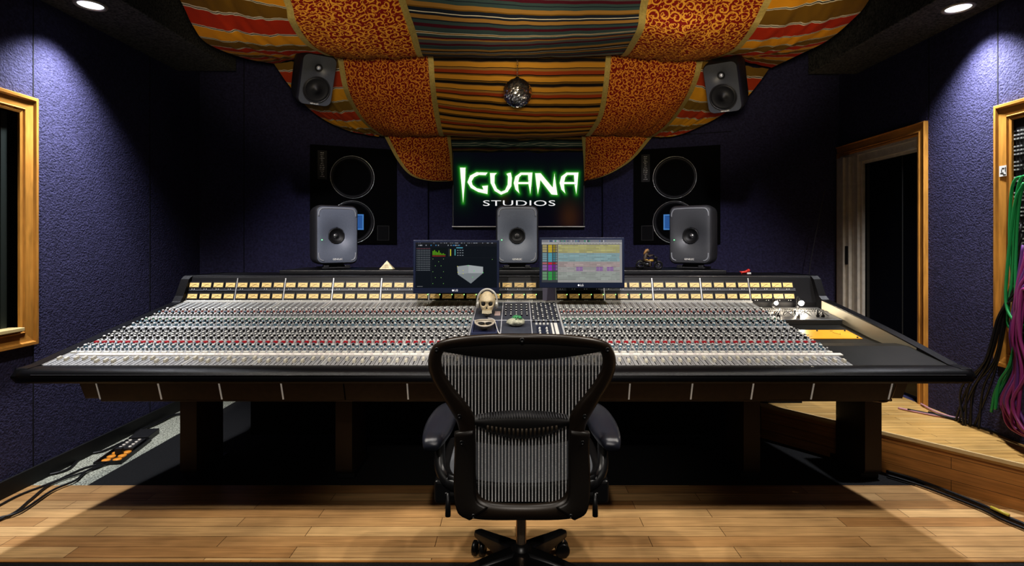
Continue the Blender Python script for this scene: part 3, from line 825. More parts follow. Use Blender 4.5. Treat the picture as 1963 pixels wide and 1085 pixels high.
# ------------------------------------------------------------------ mixing console
YB = 3.40
A_SL = math.atan(0.246)
def zs(Y): return 0.757 + 0.246 * (Y - 2.56)
def fl(X, Y): return X * (1 + 0.08 * (YB - Y) / 0.84)
NV = V((0, -math.sin(A_SL), math.cos(A_SL)))
def S(X, Y, d=0.0): return V((fl(X, Y), Y, zs(Y))) + NV * d
con = thing('mixing_console', 'long black and grey analogue mixing console with amber meters across the room', 'mixing console', (0, 3.1, 0))
XLC, XRC = -2.08, 1.90     # outer cheeks at the back
XL0, XR0 = -2.03, 1.45     # channel area
XCa, XCb = -0.235, 0.25    # centre section
BW = (XCa - XL0) / 6; BWr = (XR0 - XCb) / 4

def sstrip(mb, xa, xb, ya, yb, d0, d1, mi=0):
    """slab lying on the sloped desk"""
    mb.hexa([S(xa, ya, d0), S(xb, ya, d0), S(xb, yb, d0), S(xa, yb, d0), S(xa, ya, d1), S(xb, ya, d1), S(xb, yb, d1), S(xa, yb, d1)], mi)

# chassis under the desk, fascia
mb = MB()
def prof_x(mb, prof, xa, xb, mi=0, flare=True, smooth=False):
    a = [V((fl(xa, y) if flare else xa, y, z)) for y, z in prof]; b = [V((fl(xb, y) if flare else xb, y, z)) for y, z in prof]
    n = len(prof)
    mb.add(a + b, [(i, (i + 1) % n, n + (i + 1) % n, n + i) for i in range(n)], mi, smooth)
    mb.add(a, [tuple(range(n - 1, -1, -1))], mi); mb.add(b, [tuple(range(n))], mi)
prof_x(mb, [(2.68, 0.69), (2.68, 0.70), (3.40, zs(3.40) - 0.09), (3.80, 0.95), (3.80, 0.62), (2.92, 0.555), (2.73, 0.555)], -1.995, 1.795)
build('chassis', mb, M_brown, con, bevel=0.004)
mb = MB()   # fascia panels
fa, fb = (2.655, 0.700), (2.70, 0.563)
edges_px = [190, 308, 424, 542, 661, 782, 890, 1000, 1105, 1206, 1325, 1441, 1556, 1705]
ex = [(p - CX) * 2.68 / F for p in edges_px]
def FP(x, t, d=0.0):
    y = fa[0] + (fb[0] - fa[0]) * t; z = fa[1] + (fb[1] - fa[1]) * t
    k = 1 - 0.055 * t * 0
    return V((x * k, y - d * 0.95, z - d * 0.31))
for i in range(len(ex) - 1):
    mb = MB(); g = 0.003
    mb.hexa([FP(ex[i] + g, 0), FP(ex[i + 1] - g, 0), FP(ex[i + 1] - g, 1), FP(ex[i] + g, 1), FP(ex[i] + g, 0, 0.012), FP(ex[i + 1] - g, 0, 0.012), FP(ex[i + 1] - g, 1, 0.012), FP(ex[i] + g, 1, 0.012)])
    build('fascia_panel', mb, M_brown, con, bevel=0.002)
for i, x in enumerate(ex):
    if i in (4, 6, 7, 8): continue
    mb = MB(); g = 0.0035 if i else 0.002
    mb.hexa([FP(x - g, 0.05), FP(x + g, 0.05), FP(x + g, 0.97), FP(x - g, 0.97), FP(x - g, 0.05, 0.014), FP(x + g, 0.05, 0.014), FP(x + g, 0.97, 0.014), FP(x - g, 0.97, 0.014)])
    build('fascia_divider', mb, M_whitee, con)
mb = MB(); mb.box(ex[0] - 0.01, ex[-1] + 0.03, 2.70, 2.80, 0.548, 0.562); build('fascia_lip', mb, M_brown, con, bevel=0.006)
# end cap of the fascia, thin curved rim right
mb = MB(); mb.tube(cat_rom([(ex[-1] + 0.025, 2.66, 0.69), (ex[-1] + 0.022, 2.68, 0.62), (ex[-1] + 0.005, 2.70, 0.555), (ex[-1] - 0.06, 2.71, 0.55)], 14), 0.007, 8)
build('fascia_rim', mb, mat('rim_bronze', (0.16, 0.11, 0.06), 0.35, 0.4), con)

# padded leather bolster
mb = MB()
bp = [(2.462, 0.712), (2.466, 0.735), (2.485, 0.750), (2.53, 0.757), (2.566, 0.757), (2.60, 0.73), (2.60, 0.690), (2.50, 0.688), (2.470, 0.695)]
rings = []
xs = [-2.06, -2.055, -2.03] + [-2.0 + 3.85 * k / 40 for k in range(41)] + [1.87, 1.885, 1.89]
for i, x in enumerate(xs):
    sh = 0.85 if i in (0, len(xs) - 1) else (0.95 if i in (1, len(xs) - 2) else 1.0)
    cy, cz = 2.53, 0.722
    rings.append([V((fl(x, 2.5), cy + (y - cy) * sh, cz + (z - cz) * sh)) for y, z in bp])
mb.loft(rings, 0, True, True, True, True)
build('armrest_bolster', mb, M_leather, con)
mb = MB(); mb.tube([(fl(-1.99, 2.5), 2.4635, 0.7335), (fl(-1, 2.5), 2.4632, 0.734), (fl(0.5, 2.5), 2.4632, 0.734), (fl(1.85, 2.5), 2.4635, 0.7335)], 0.0016, 6)
build('bolster_piping', mb, mat('piping_grey', (0.10, 0.10, 0.11), 0.35), con)

# end cheeks
def cheek(xa, xb, nm_mat, rise):
    mb = MB()
    pts = [(2.50, 0.688), (2.475, 0.72), (2.50, 0.755), (2.56, zs(2.56) + 0.004)]
    for k in range(1, 9):
        y = 2.56 + 0.80 * k / 8
        pts.append((y, zs(y) + 0.004 + rise * math.sin(PI / 2 * min(1, k / 5))))
    pts += [(3.385, 1.0), (3.43, 1.10), (3.46, 1.122), (3.80, 1.122), (3.80, 0.62), (2.95, 0.60), (2.7, 0.66)]
    prof_x(mb, pts, xa, xb)
    return build('end_cheek', mb, nm_mat, con, bevel=0.006, seg=2)
cheek(XLC, XL0, M_leather, 0.006)
cheek(1.855, XRC, [M_leather], 0.022)
mb = MB()   # pale inner face of the right cheek
n = 10
for k in range(n):
    ya = 2.72 + 0.64 * k / n; yb = 2.72 + 0.64 * (k + 1) / n
    def top(y): return zs(y) + 0.002 + 0.018 * math.sin(PI / 2 * min(1, (y - 2.56) / 0.5))
    def bot(y): return zs(y) - 0.075 * min(1, (y - 2.72) / 0.25)
    mb.add([(fl(1.853, ya), ya, bot(ya)), (fl(1.853, yb), yb, bot(yb)), (fl(1.853, yb), yb, top(yb)), (fl(1.853, ya), ya, top(ya))], [(0, 1, 2, 3)])
build('cheek_lining', mb, mat('lining_beige', (0.34, 0.31, 0.24), 0.45), con)

# channel bays
bays = [(XL0 + i * BW, XL0 + (i + 1) * BW) for i in range(6)] + [(XCb + i * BWr, XCb + (i + 1) * BWr) for i in range(4)]
chan = []
M_fslot = mat('slot_black', (0.01, 0.01, 0.012), 0.5)
M_print = mat('print_grey', (0.62, 0.62, 0.60), 0.5)
M_blueg = mat('channel_blue_grey', (0.20, 0.24, 0.27), 0.5)
for (a, b) in bays:
    mb = MB()
    sstrip(mb, a + 0.0015, b - 0.0015, 2.556, 3.392, -0.006, 0.0, 0)
    w = (b - a) / 8
    for k in range(8):
        x = a + (k + 0.5) * w; chan.append((x, w))
        # channel gap line, fader slot, legends and coloured blocks
        sstrip(mb, a + k * w - 0.0012, a + k * w + 0.0012, 2.56, 3.39, 0.0, 0.0006, 1)
        sstrip(mb, x - 0.0022, x + 0.0022, 2.566, 2.642, 0.0, 0.0006, 1)
        for q in range(7):
            yy = 2.572 + q * 0.010
            sstrip(mb, x + 0.006, x + 0.013, yy, yy + 0.0016, 0.0, 0.0006, 1)
        sstrip(mb, x - 0.014, x + 0.014, 3.285, 3.38, 0.0, 0.0006, 2)      # upper small fader / comb
        for q in range(4):
            xx = x - 0.0125 + q * 0.0078
            sstrip(mb, xx, xx + 0.0038, 3.285, 3.375, 0.0006, 0.0014, 1 if q != 1 else 3)
        for yy, hh, mi in ((2.835, 0.010, 1), (2.93, 0.004, 1), (3.02, 0.010, 3), (3.118, 0.006, 4), (3.20, 0.005, 1), (3.25, 0.006, 2)):
            sstrip(mb, x - 0.015, x + 0.015, yy, yy + hh, 0.0, 0.0006, mi)
    build('channel_panel', mb, [M_panel, M_fslot, M_print, M_blueg, mat('print_red', (0.28, 0.08, 0.07), 0.5)], con)
    mb = MB(); sstrip(mb, a - 0.0025, a + 0.0025, 2.56, 3.392, 0.0, 0.003); build('bay_divider', mb, mat('divider_light', (0.6, 0.6, 0.58), 0.4, 0.3), con)

def place(o, X, Y, d=0.0):
    p = S(X, Y, d) - V((0, 3.1, 0)); o.location = p; o.rotation_euler = (A_SL, 0, 0)
# fader caps
mb = MB()
mb.hexa([(-.0065, -.012, 0), (.0065, -.012, 0), (.0065, .012, 0), (-.0065, .012, 0), (-.0055, -.010, .012), (.0055, -.010, .012), (.0055, .010, .012), (-.0055, .010, .012)], 0)
mb.box(-.0056, .0056, -.0008, .0008, .0118, .0124, 1)
fc = build('fader_cap', mb, [mat('cap_ivory', (0.70, 0.66, 0.56), 0.4), M_blk], con, world=False)
mb = MB(); mb.hexa([(-.011, -.007, 0), (.011, -.007, 0), (.011, .007, 0), (-.011, .007, 0), (-.0095, -.0055, .008), (.0095, -.0055, .008), (.0095, .0055, .008), (-.0095, .0055, .008)])
rb = build('red_button', mb, mat('button_red', (0.36, 0.012, 0.022), 0.35, emit=(0.6, 0.01, 0.03), estr=0.01), con, world=False)
mb = MB(); mb.hexa([(-.013, -.006, 0), (.013, -.006, 0), (.013, .006, 0), (-.013, .006, 0), (-.012, -.005, .007), (.012, -.005, .007), (.012, .005, .007), (-.012, .005, .007)])
wb = build('white_button', mb, mat('button_white', (0.75, 0.73, 0.66), 0.4), con, world=False)

def knob_mesh(mb, r, h, mi_body, mi_cap, M):
    n = 8
    rb0 = [M @ V((r * 1.15 * math.cos(2 * PI * k / n), r * 1.15 * math.sin(2 * PI * k / n), 0)) for k in range(n)]
    r1 = [M @ V((r * 0.92 * math.cos(2 * PI * k / n), r * 0.92 * math.sin(2 * PI * k / n), h * 0.8)) for k in range(n)]
    r2 = [M @ V((r * 0.62 * math.cos(2 * PI * k / n), r * 0.62 * math.sin(2 * PI * k / n), h)) for k in range(n)]
    mb.loft([rb0, r1], mi_body, False); mb.loft([r1, r2], mi_cap, False, True, False, True)
kc = [mat('knob_black', (0.012, 0.012, 0.014), 0.4), mat('knob_white', (0.66, 0.66, 0.64), 0.4), mat('knob_grey', (0.16, 0.17, 0.18), 0.4),
      mat('knob_blue', (0.10, 0.18, 0.24), 0.4), mat('knob_green', (0.10, 0.22, 0.16), 0.4), mat('knob_red', (0.26, 0.08, 0.07), 0.4)]
mb = MB(); knob_mesh(mb, 0.0088, 0.017, 0, 1, Matrix.Identity(4))
mb.box(-.0008, .0008, 0.001, .0075, .0168, .0176, 0)
ka = build('rotary_knob', mb, [kc[3], kc[1]], con, world=False)
first = True
rnd = random.Random(11)
for i, (x, w) in enumerate(chan):
    for o, X, Y, d in ((fc, x + rnd.uniform(-.001, .001), 2.595 + rnd.choice([0, 0.004, 0.012, 0.02, 0.028]) , 0.0006), (rb, x, 2.806, 0.0), (wb, x, 2.690, 0.0), (ka, x - 0.002, 2.752, 0.0)):
        q = o if first else o.copy()
        if not first: COL.objects.link(q)
        place(q, X, Y, d)
    first = False
mb = MB()
Rm = Matrix.Rotation(A_SL, 4, 'X')
for i, (x, w) in enumerate(chan):
    y = 2.775
    rows = []
    knobs = [(2.722, -0.009, 3, 1, .005, .014), (2.722, 0.009, 2, 1, .005, .014), (2.776, 0.009, 0, 3, .006, .013), (2.776, -0.010, 2, 1, .005, .012), (2.826, -0.009, 1, 1, .0055, .008), (2.826, 0.009, 1, 1, .0055, .008)]
    for q in range(15):
        yy = 2.858 + q * 0.0283
        if q in (5, 10):
            continue
        body = [0, 0, 2, 0, 0, 0, 3, 0, 0, 4, 0, 2, 0, 5, 0][q]; cap = [1, 1, 1, 2, 1, 1, 1, 3, 1, 1, 1, 1, 3, 1, 1][q]
        if q % 2:
            knobs += [(yy, -0.0095, body, cap, .0062, .015), (yy, 0.0085, body, cap, .0062, .015)]
        else:
            knobs += [(yy, -0.007, body, cap, .0080, .017), (yy + 0.004, 0.011, 2, 1, .0042, .008)]
    for (yy, dx, bm, cm, r_, h_) in knobs:
        p = S(x + dx, yy)
        knob_mesh(mb, r_, h_, bm, cm, Matrix.Translation(p) @ Rm)
tag(build('rotary_knob', mb, kc, con), kind='stuff')
# white scribble tape
for xa, xb in ((XL0 + 0.06, XCa), (XCb, XR0 + 0.02)):
    mb = MB()
    sstrip(mb, xa, xb, 2.655, 2.676, 0.0, 0.006, 0)
    rnd = random.Random(int(xa * 100))
    x = xa + 0.1
    while x < xb - 0.05:
        ww = rnd.uniform(0.004, 0.022); sstrip(mb, x, x + ww, 2.663, 2.667, 0.006, 0.0064, 1); x += ww + rnd.choice([0.006, 0.01, 0.03])
    build('label_tape', mb, [mat('tape_white', (0.80, 0.76, 0.72), 0.5), mat('tape_ink', (0.3, 0.22, 0.25), 0.6)], con)
# lip under the meters
mb = MB(); sstrip(mb, XL0, XR0, 3.385, 3.412, -0.004, 0.006); build('desk_lip', mb, M_panelw, con)
tm = text_mesh('SOLID STATE LOGIC    OXFORD ENGLAND    SL4000', 0.016)
mb = MB(); mb.from_mesh(tm, Matrix.Translation(S(0.07, 3.398, 0.0068)) @ Rm @ Matrix.Scale(0.75, 4, (1, 0, 0))); build('maker_lettering', mb, M_blk, con)
# centre section
mb = MB()
sstrip(mb, XCa + 0.002, XCb - 0.002, 2.556, 3.392, -0.006, 0.0, 0)
for x in (XCa + 0.004, -0.075, 0.085, XCb - 0.004):
    sstrip(mb, x - 0.002, x + 0.002, 2.86, 3.385, 0.0, 0.002, 1)
for y in (2.86, 3.10, 3.385):
    sstrip(mb, XCa + 0.004, XCb - 0.004, y - 0.0025, y + 0.0025, 0.0, 0.002, 1)
sstrip(mb, 0.205, 0.222, 2.88, 3.06, 0.0, 0.002, 2); sstrip(mb, 0.188, 0.198, 2.88, 3.06, 0.0, 0.002, 2)
sstrip(mb, 0.11, 0.175, 2.885, 3.02, 0.0, 0.002, 3)
build('centre_panel', mb, [M_slate, mat('line_pale', (0.55, 0.56, 0.60), 0.4), M_white, mat('display_navy', (0.02, 0.025, 0.05), 0.3)], con)
CKM = {}
def ck(x, y, r_, h_, b_, c_):
    key = (r_, h_, b_, c_)
    if key not in CKM:
        mb = MB(); knob_mesh(mb, r_, h_, b_, c_, Matrix.Identity(4)); o = CKM[key] = build('control_knob', mb, kc, con, world=False)
    else:
        o = CKM[key].copy(); COL.objects.link(o)
    place(o, x, y)
for k in range(5):
    for q, yy in enumerate((3.17, 3.20, 3.24, 3.28, 3.32)):
        ck(-0.055 + k * 0.03, yy, 0.005, 0.012, 0, 1)
for k in range(6):
    for q in range(11):
        ck(0.10 + k * 0.026, 3.075 + q * 0.028, 0.0062, 0.014, 0, 1 if (q + k) % 3 else 2)
for k in range(4):
    ck(0.112 + k * 0.02, 3.045, 0.006, 0.008, 1, 1)
for k in range(3):
    ck(0.125, 2.905 + k * 0.036, 0.006, 0.012, 1, 1); ck(0.162, 2.905 + k * 0.036, 0.006, 0.012, 1, 1)
mb = MB(); sstrip(mb, -0.118, -0.085, 3.17, 3.23, 0.0, 0.003); build('pink_note', mb, mat('note_pink', (0.55, 0.42, 0.40), 0.6), con)

# right-hand blank panels, patch strip and yellow plate
mb = MB()
def RS(X, Y, d=0.0):
    drop = 0.055 * max(0, min(1, (Y - 2.80) / 0.12))
    return S(X, Y, d - drop)
n = 12
for k in range(n):
    ya = 2.556 + (3.40 - 2.556) * k / n; yb = 2.556 + (3.40 - 2.556) * (k + 1) / n
    mb.add([RS(1.452, ya), RS(1.855, ya), RS(1.855, yb), RS(1.452, yb)], [(0, 1, 2, 3)], 0, True)
build('side_panel', mb, M_dkpanel, con)
mb = MB(); mb.hexa([RS(1.455, 2.97, -.003), RS(1.80, 2.97, -.003), RS(1.80, 3.085, -.003), RS(1.455, 3.085, -.003), RS(1.455, 2.97, .004), RS(1.80, 2.97, .004), RS(1.80, 3.085, .004), RS(1.455, 3.085, .004)])
for x, y in ((1.47, 3.07), (1.78, 3.07), (1.63, 3.07), (1.47, 2.98), (1.78, 2.98)):
    mb.lathe([(0.005, 0.0), (0.004, 0.006), (0.001, 0.0065)], 8, 1, M=Matrix.Translation(RS(x, y, 0.003)) @ Rm)
yp = build('yellow_plate', mb, [mat('plate_yellow', (0.78, 0.36, 0.02), 0.4, nscale=14, namp=0.12), M_blk], con)
mb = MB()
for k in range(4):
    mb.hexa([RS(1.50, 2.995 + k * .012, .004), RS(1.555 - .01 * (k % 2), 2.995 + k * .012, .004), RS(1.555 - .01 * (k % 2), 2.998 + k * .012, .004), RS(1.50, 2.998 + k * .012, .004),
             RS(1.50, 2.995 + k * .012, .0046), RS(1.555 - .01 * (k % 2), 2.995 + k * .012, .0046), RS(1.555 - .01 * (k % 2), 2.998 + k * .012, .0046), RS(1.50, 2.998 + k * .012, .0046)])
for a, b in (((1.70, 3.05), (1.72, 3.02)), ((1.72, 3.02), (1.735, 3.045)), ((1.70, 3.07), (1.715, 3.07))):
    mb.tube([RS(*a, .0045), RS(*b, .0045)], 0.0008, 4)
build('plate_print', mb, M_blk, yp)
mb = MB()
mb.hexa([RS(1.47, 3.17, -.003), RS(1.84, 3.17, -.003), RS(1.84, 3.37, -.003), RS(1.47, 3.37, -.003), RS(1.47, 3.17, .03), RS(1.84, 3.17, .03), RS(1.84, 3.37, .03), RS(1.47, 3.37, .03)])
pstrip = build('jack_strip', mb, mat('strip_grey', (0.05, 0.05, 0.05), 0.45), con, bevel=0.003)
mb = MB()
for k in range(26):
    for q in range(2):
        p = RS(1.485 + k * 0.0135, 3.30 + q * 0.03, 0.031)
        mb.lathe([(0.0045, 0.0), (0.0045, 0.004), (0.002, 0.004), (0.001, 0.001)], 8, 0, M=Matrix.Translation(p) @ Rm)
tag(build('jack_socket', mb, mat('socket_black', (0.02, 0.02, 0.02), 0.3), pstrip), kind='stuff')
rnd = random.Random(4)
for k in range(9):
    p = RS(1.51 + (k % 3) * 0.115 + rnd.uniform(-.02, .03), 3.20 + rnd.uniform(0, .07), 0.03)
    mb = MB(); mb.lathe([(0.010, 0), (0.010, 0.014), (0.005, 0.018), (0.005, 0.03), (0.001, 0.031)], 12, 0, M=Matrix.Translation(p) @ Matrix.Rotation(rnd.uniform(-.7, .7), 4, 'Y') @ Rm)
    build('jack_plug', mb, [rnd.choice([M_blk, M_steel, M_blk])], con)
for k in range(3):
    mb = MB()
    c = RS(1.56 + k * 0.10, 3.21, 0.04)
    mb.tube([c + V((0.03 * math.cos(a), 0.02 * math.sin(a), 0.012 + 0.012 * math.sin(a * 2))) for a in [2 * PI * q / 16 for q in range(16)]], 0.0025, 6, 0, True)
    build('patch_lead', mb, mat('lead_grey', (0.12, 0.12, 0.12), 0.4), con)

# meter bridge
BB, BT = (3.405, 0.958), (3.455, 1.108)
def BF(X, t, d=0.0):
    y = BB[0] + (BT[0] - BB[0]) * t; z = BB[1] + (BT[1] - BB[1]) * t
    return V((X, y - d * 0.95, z + d * 0.316))
mb = MB()
prof_x(mb, [BB, BT, (3.462, 1.118), (3.49, 1.122), (3.80, 1.122), (3.80, 0.64), (3.41, 0.90)], XL0 - 0.001, 1.853, 0, False)
bridge = build('meter_bridge', mb, mat('bridge_black', (0.006, 0.006, 0.008), 0.45, spec=0.25), con)
mb = MB(); mb.tube([(XL0, 3.457, 1.1165), (0, 3.457, 1.1165), (1.85, 3.457, 1.1165)], 0.002, 6); build('bridge_edge', mb, mat('edge_alu', (0.25, 0.25, 0.26), 0.3, 0.5), con)
bb = [(XL0 + i * BW, XL0 + (i + 1) * BW) for i in range(6)] + [(XCb + i * BWr, XCb + (i + 1) * BWr) for i in range(4)] + [(XR0, XR0 + 0.29)]
for (a, b) in bb + [(XCa, XCb)]:
    mb = MB(); mb.hexa([BF(a - .0028, 0), BF(a + .0028, 0), BF(a + .0028, .97), BF(a - .0028, .97), BF(a - .0028, 0, .006), BF(a + .0028, 0, .006), BF(a + .0028, .97, .006), BF(a - .0028, .97, .006)])
    build('bridge_divider', mb, mat('divider_steel', (0.55, 0.55, 0.57), 0.35, 0.5), con)
mb = MB()
for (a, b) in bb + [(XCa, XCb)]:
    for t0, t1 in ((0.46, 0.57),):
        mb.hexa([BF(a + .004, t0), BF(b - .004, t0), BF(b - .004, t1), BF(a + .004, t1), BF(a + .004, t0, .003), BF(b - .004, t0, .003), BF(b - .004, t1, .003), BF(a + .004, t1, .003)])
build('legend_strip', mb, mat('strip_slate', (0.06, 0.065, 0.08), 0.4), con)
# one VU meter: black housing > lit face > needle
th = math.atan2(BT[0] - BB[0], BT[1] - BB[1])
M_vu = mat('vu_amber', (0.66, 0.47, 0.20), 0.45, emit=(0.80, 0.50, 0.15), estr=0.20)
mb = MB(); mb.box(-.034, .034, -.006, 0, -.019, .023)
vu = build('vu_meter', mb, M_blk, con, world=False)
mb = MB(); mb.box(-.0285, .0285, -.0075, -.006, -.0145, .0145); vf = build('meter_face', mb, M_vu, vu, world=False)
mb = MB(); mb.add([(-.024, -.0079, .010), (.024, -.0079, -.002), (.024, -.0079, -.0035), (-.024, -.0079, .0085)], [(0, 1, 2, 3)])
mb.add([(-.024, -.0079, -.0105), (.012, -.0079, .0085), (.013, -.0079, .0068), (-.022, -.0079, -.012)], [(3, 2, 1, 0)])
mb.add([(-.0285, -.0079, -.0145), (.0285, -.0079, -.0145), (.0285, -.0079, -.0125), (-.0285, -.0079, -.0125)], [(0, 1, 2, 3)])
vn = build('needle', mb, M_blk, vu, world=False)
mb = MB()
for k in (-.010, .004): mb.box(k - .0022, k + .0022, -.007, -.006, -.0265, -.0235)
vl = build('channel_mark', mb, M_whitee, vu, world=False)
cols = []
for (a, b) in bb[:6] + bb[6:10]:
    w = (b - a) / 4
    cols += [a + (k + 0.5) * w for k in range(4)]
cols += [XR0 + 0.035 + k * 0.0685 for k in range(4)]
cols += [-0.20 + k * 0.0745 for k in range(5)]
first = True
for x in cols:
    for t in (0.68, 0.23):
        q = vu if first else copy_tree(vu)
        q.location = BF(x, t, 0.001) - V((0, 3.1, 0)); q.rotation_euler = (-th, 0, 0); first = False
mb = MB()
for i, x in enumerate(cols):
    if -0.62 < x < 0.75:
        mb.sphere(BF(x + 0.031, 0.30, 0.010), 0.0028, 8, 6)
tag(build('signal_light', mb, mat('led_green', (0.2, 0.9, 0.2), 0.4, emit=(0.35, 1.0, 0.25), estr=3.0), con), kind='stuff')
# purple loudspeaker grille beside the centre meters
mb = MB(); mb.hexa([BF(.168, .02), BF(.245, .02), BF(.245, .95), BF(.168, .95), BF(.168, .02, .007), BF(.245, .02, .007), BF(.245, .95, .007), BF(.168, .95, .007)])
build('talkback_panel', mb, mat('panel_violet_grey', (0.11, 0.10, 0.15), 0.45), con)
# legs
for px, yb in ((363, 3.02), (660, 3.02), (1440, 3.02), (1672, 3.02)):
    x = (px - CX) * 3.09 / F
    mb = MB()
    pr = [(3.08, 0.53), (3.10, 0.57), (3.36, 0.60), (3.36, 0.03), (3.10, 0.03), (3.08, 0.05)]
    prof_x(mb, pr, x - 0.046, x + 0.046, 0, False)
    lg = build('leg', mb, mat('leg_bronze', (0.040, 0.025, 0.013), 0.45), con, bevel=0.012, seg=3)
    mb = MB(); mb.box(x - 0.05, x + 0.05, 3.11, 3.42, 0.0, 0.03); build('foot', mb, M_blk, lg, bevel=0.004)
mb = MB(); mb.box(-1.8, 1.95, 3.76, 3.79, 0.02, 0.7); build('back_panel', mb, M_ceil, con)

# ------------------------------------------------------------------ things on the bridge
SHZ = 1.148
mb = MB(); mb.box(-1.52, 1.36, 3.56, 4.02, 1.123, SHZ)
sh = build('monitor_shelf', mb, mat('shelf_black', (0.013, 0.013, 0.015), 0.4), None, bevel=0.004)
tag(sh, 'long flat black board lying on top of the meter bridge under the loudspeakers', 'shelf')

def big_monitor(x, y, yaw, lab):
    root = thing('nearfield_loudspeaker', lab, 'loudspeaker', (x, y, SHZ + 0.004), (0, 0, yaw), 'three-way loudspeakers on the shelf')
    W, H, D = 0.285, 0.395, 0.235
    zc = 0.03 + H / 2
    def ring(w, h, r_, yy): return [V((a, yy, zc + b)) for a, b in rrect(w, h, r_, 7)]
    mb = MB()
    rings = [ring(W * .70, H * .74, .05, D * .62), ring(W * .90, H * .92, .06, D * .56), ring(W * .98, H * .985, .05, D * .35), ring(W, H, .045, 0.0), ring(W * .995, H * .995, .043, -D * .22), ring(W * .965, H * .97, .04, -D * .28), ring(W * .925, H * .94, .036, -D * .30)]
    mb.loft(rings, 0, True, True, True, False)
    build('cabinet', mb, M_gend if x > 1 else M_gend, root, world=False)
    mb = MB()
    FW, FH, FR = W * .925, H * .94, .036
    def gp(u, v):
        a = (u - .5) * FW; b = (v - .5) * FH
        ax, bz = abs(a) - (FW / 2 - FR), abs(b) - (FH / 2 - FR)
        if ax > 0 and bz > 0:
            l = math.hypot(ax, bz)
            if l > 1e-6:
                m_ = max(ax, bz) / l
                a = math.copysign(FW / 2 - FR + ax * m_, a); b = math.copysign(FH / 2 - FR + bz * m_, b)
        d = math.hypot(a, b + .008)
        ed = max(0, 1 - min(FW / 2 - abs(a), FH / 2 - abs(b)) / .03)
        return V((a, -D * .30 + .030 * math.exp(-(d / .088) ** 2.4) + (.04 if d < .051 else 0) - .004 * (1 - ed * ed), zc + b))
    mb.grid(gp, 40, 52)
    build('front_baffle', mb, mat('speaker_charcoal_face', (0.062, 0.064, 0.070), 0.42, nscale=500, namp=0.2) if x > 1 else M_gen, root, world=False)
    Md = basis((0, -D * .30 + 0.021, zc - 0.008), (1, 0, 0))
    mb = MB(); mb.lathe([(0.0545, 0.001), (0.051, 0.006), (0.046, 0.002), (0.040, -0.004), (0.019, -0.018), (0.016, -0.016)], 40, M=Md); c = build('coaxial_driver', mb, M_cone, root, world=False)
    mb = MB(); mb.lathe([(0.016, -0.016), (0.014, -0.012), (0.011, -0.012), (0.009, -0.006), (0.001, -0.001)], 24, M=Md); build('tweeter_dome', mb, mat('dome_steel', (0.42, 0.42, 0.44), 0.22, 0.9), c, world=False)
    # slots at the four corners / top and bottom edges
    for s in (1, -1):
        mb = MB()
        pts = []
        hw, hh = W * .43, H * .445
        path = [(-hw, hh - .055), (-hw + .002, hh - .028), (-hw + .012, hh - .010), (-hw + .032, hh - .002), (0, hh), (hw - .032, hh - .002), (hw - .012, hh - .010), (hw - .002, hh - .028), (hw, hh - .055)]
        if s < 0: path = path[:4] + [None] + path[5:]
        def run(pp):
            mb.tube(cat_rom([V((a, -D * .30 - .002, zc + s * b)) for a, b in pp], 20), 0.0048, 6)
        if s > 0: run(path)
        else:
            run(path[:4]); build('woofer_slot', mb, M_genl, root, world=False)
            mb = MB(); run(path[5:])
        build('woofer_slot', mb, M_genl, root, world=False)
    tmg = text_mesh('GENELEC', 0.0155, 1.0)
    mb = MB(); mb.from_mesh(tmg, basis((0, -D * .30 - 0.0075, zc - H * .415), (1, 0, 0))); build('brand_lettering', mb, M_whitee, root, world=False)
    mb = MB(); mb.sphere((-W * .36, -D * .30 - .006, zc - 0.035), 0.0035, 8, 6); build('status_light', mb, mat('led_green2', (0.2, 0.9, 0.3), 0.4, emit=(0.15, 1.0, 0.25), estr=3), root, world=False)
    mb = MB()
    mb.box(-.095, .095, -.06, .10, 0.0, 0.012); mb.box(-.06, .06, -.02, .06, 0.012, 0.032)
    for sx in (-.07, .07): mb.box(sx - .018, sx + .018, -.065, -.03, 0.0, 0.024)
    build('isolation_base', mb, M_blk, root, world=False, bevel=0.004)
    return root
big_monitor((641 - CX) * 3.75 / F, 3.75, 0.60, 'grey three-way loudspeaker on the left end of the black shelf, turned to the right')
big_monitor((991 - CX) * 3.75 / F, 3.75, 0.02, 'grey three-way loudspeaker in the middle of the shelf between the two monitors')
big_monitor((1328 - CX) * 3.75 / F, 3.75, -0.60, 'charcoal three-way loudspeaker on the right end of the shelf beside the toy motorcycle')

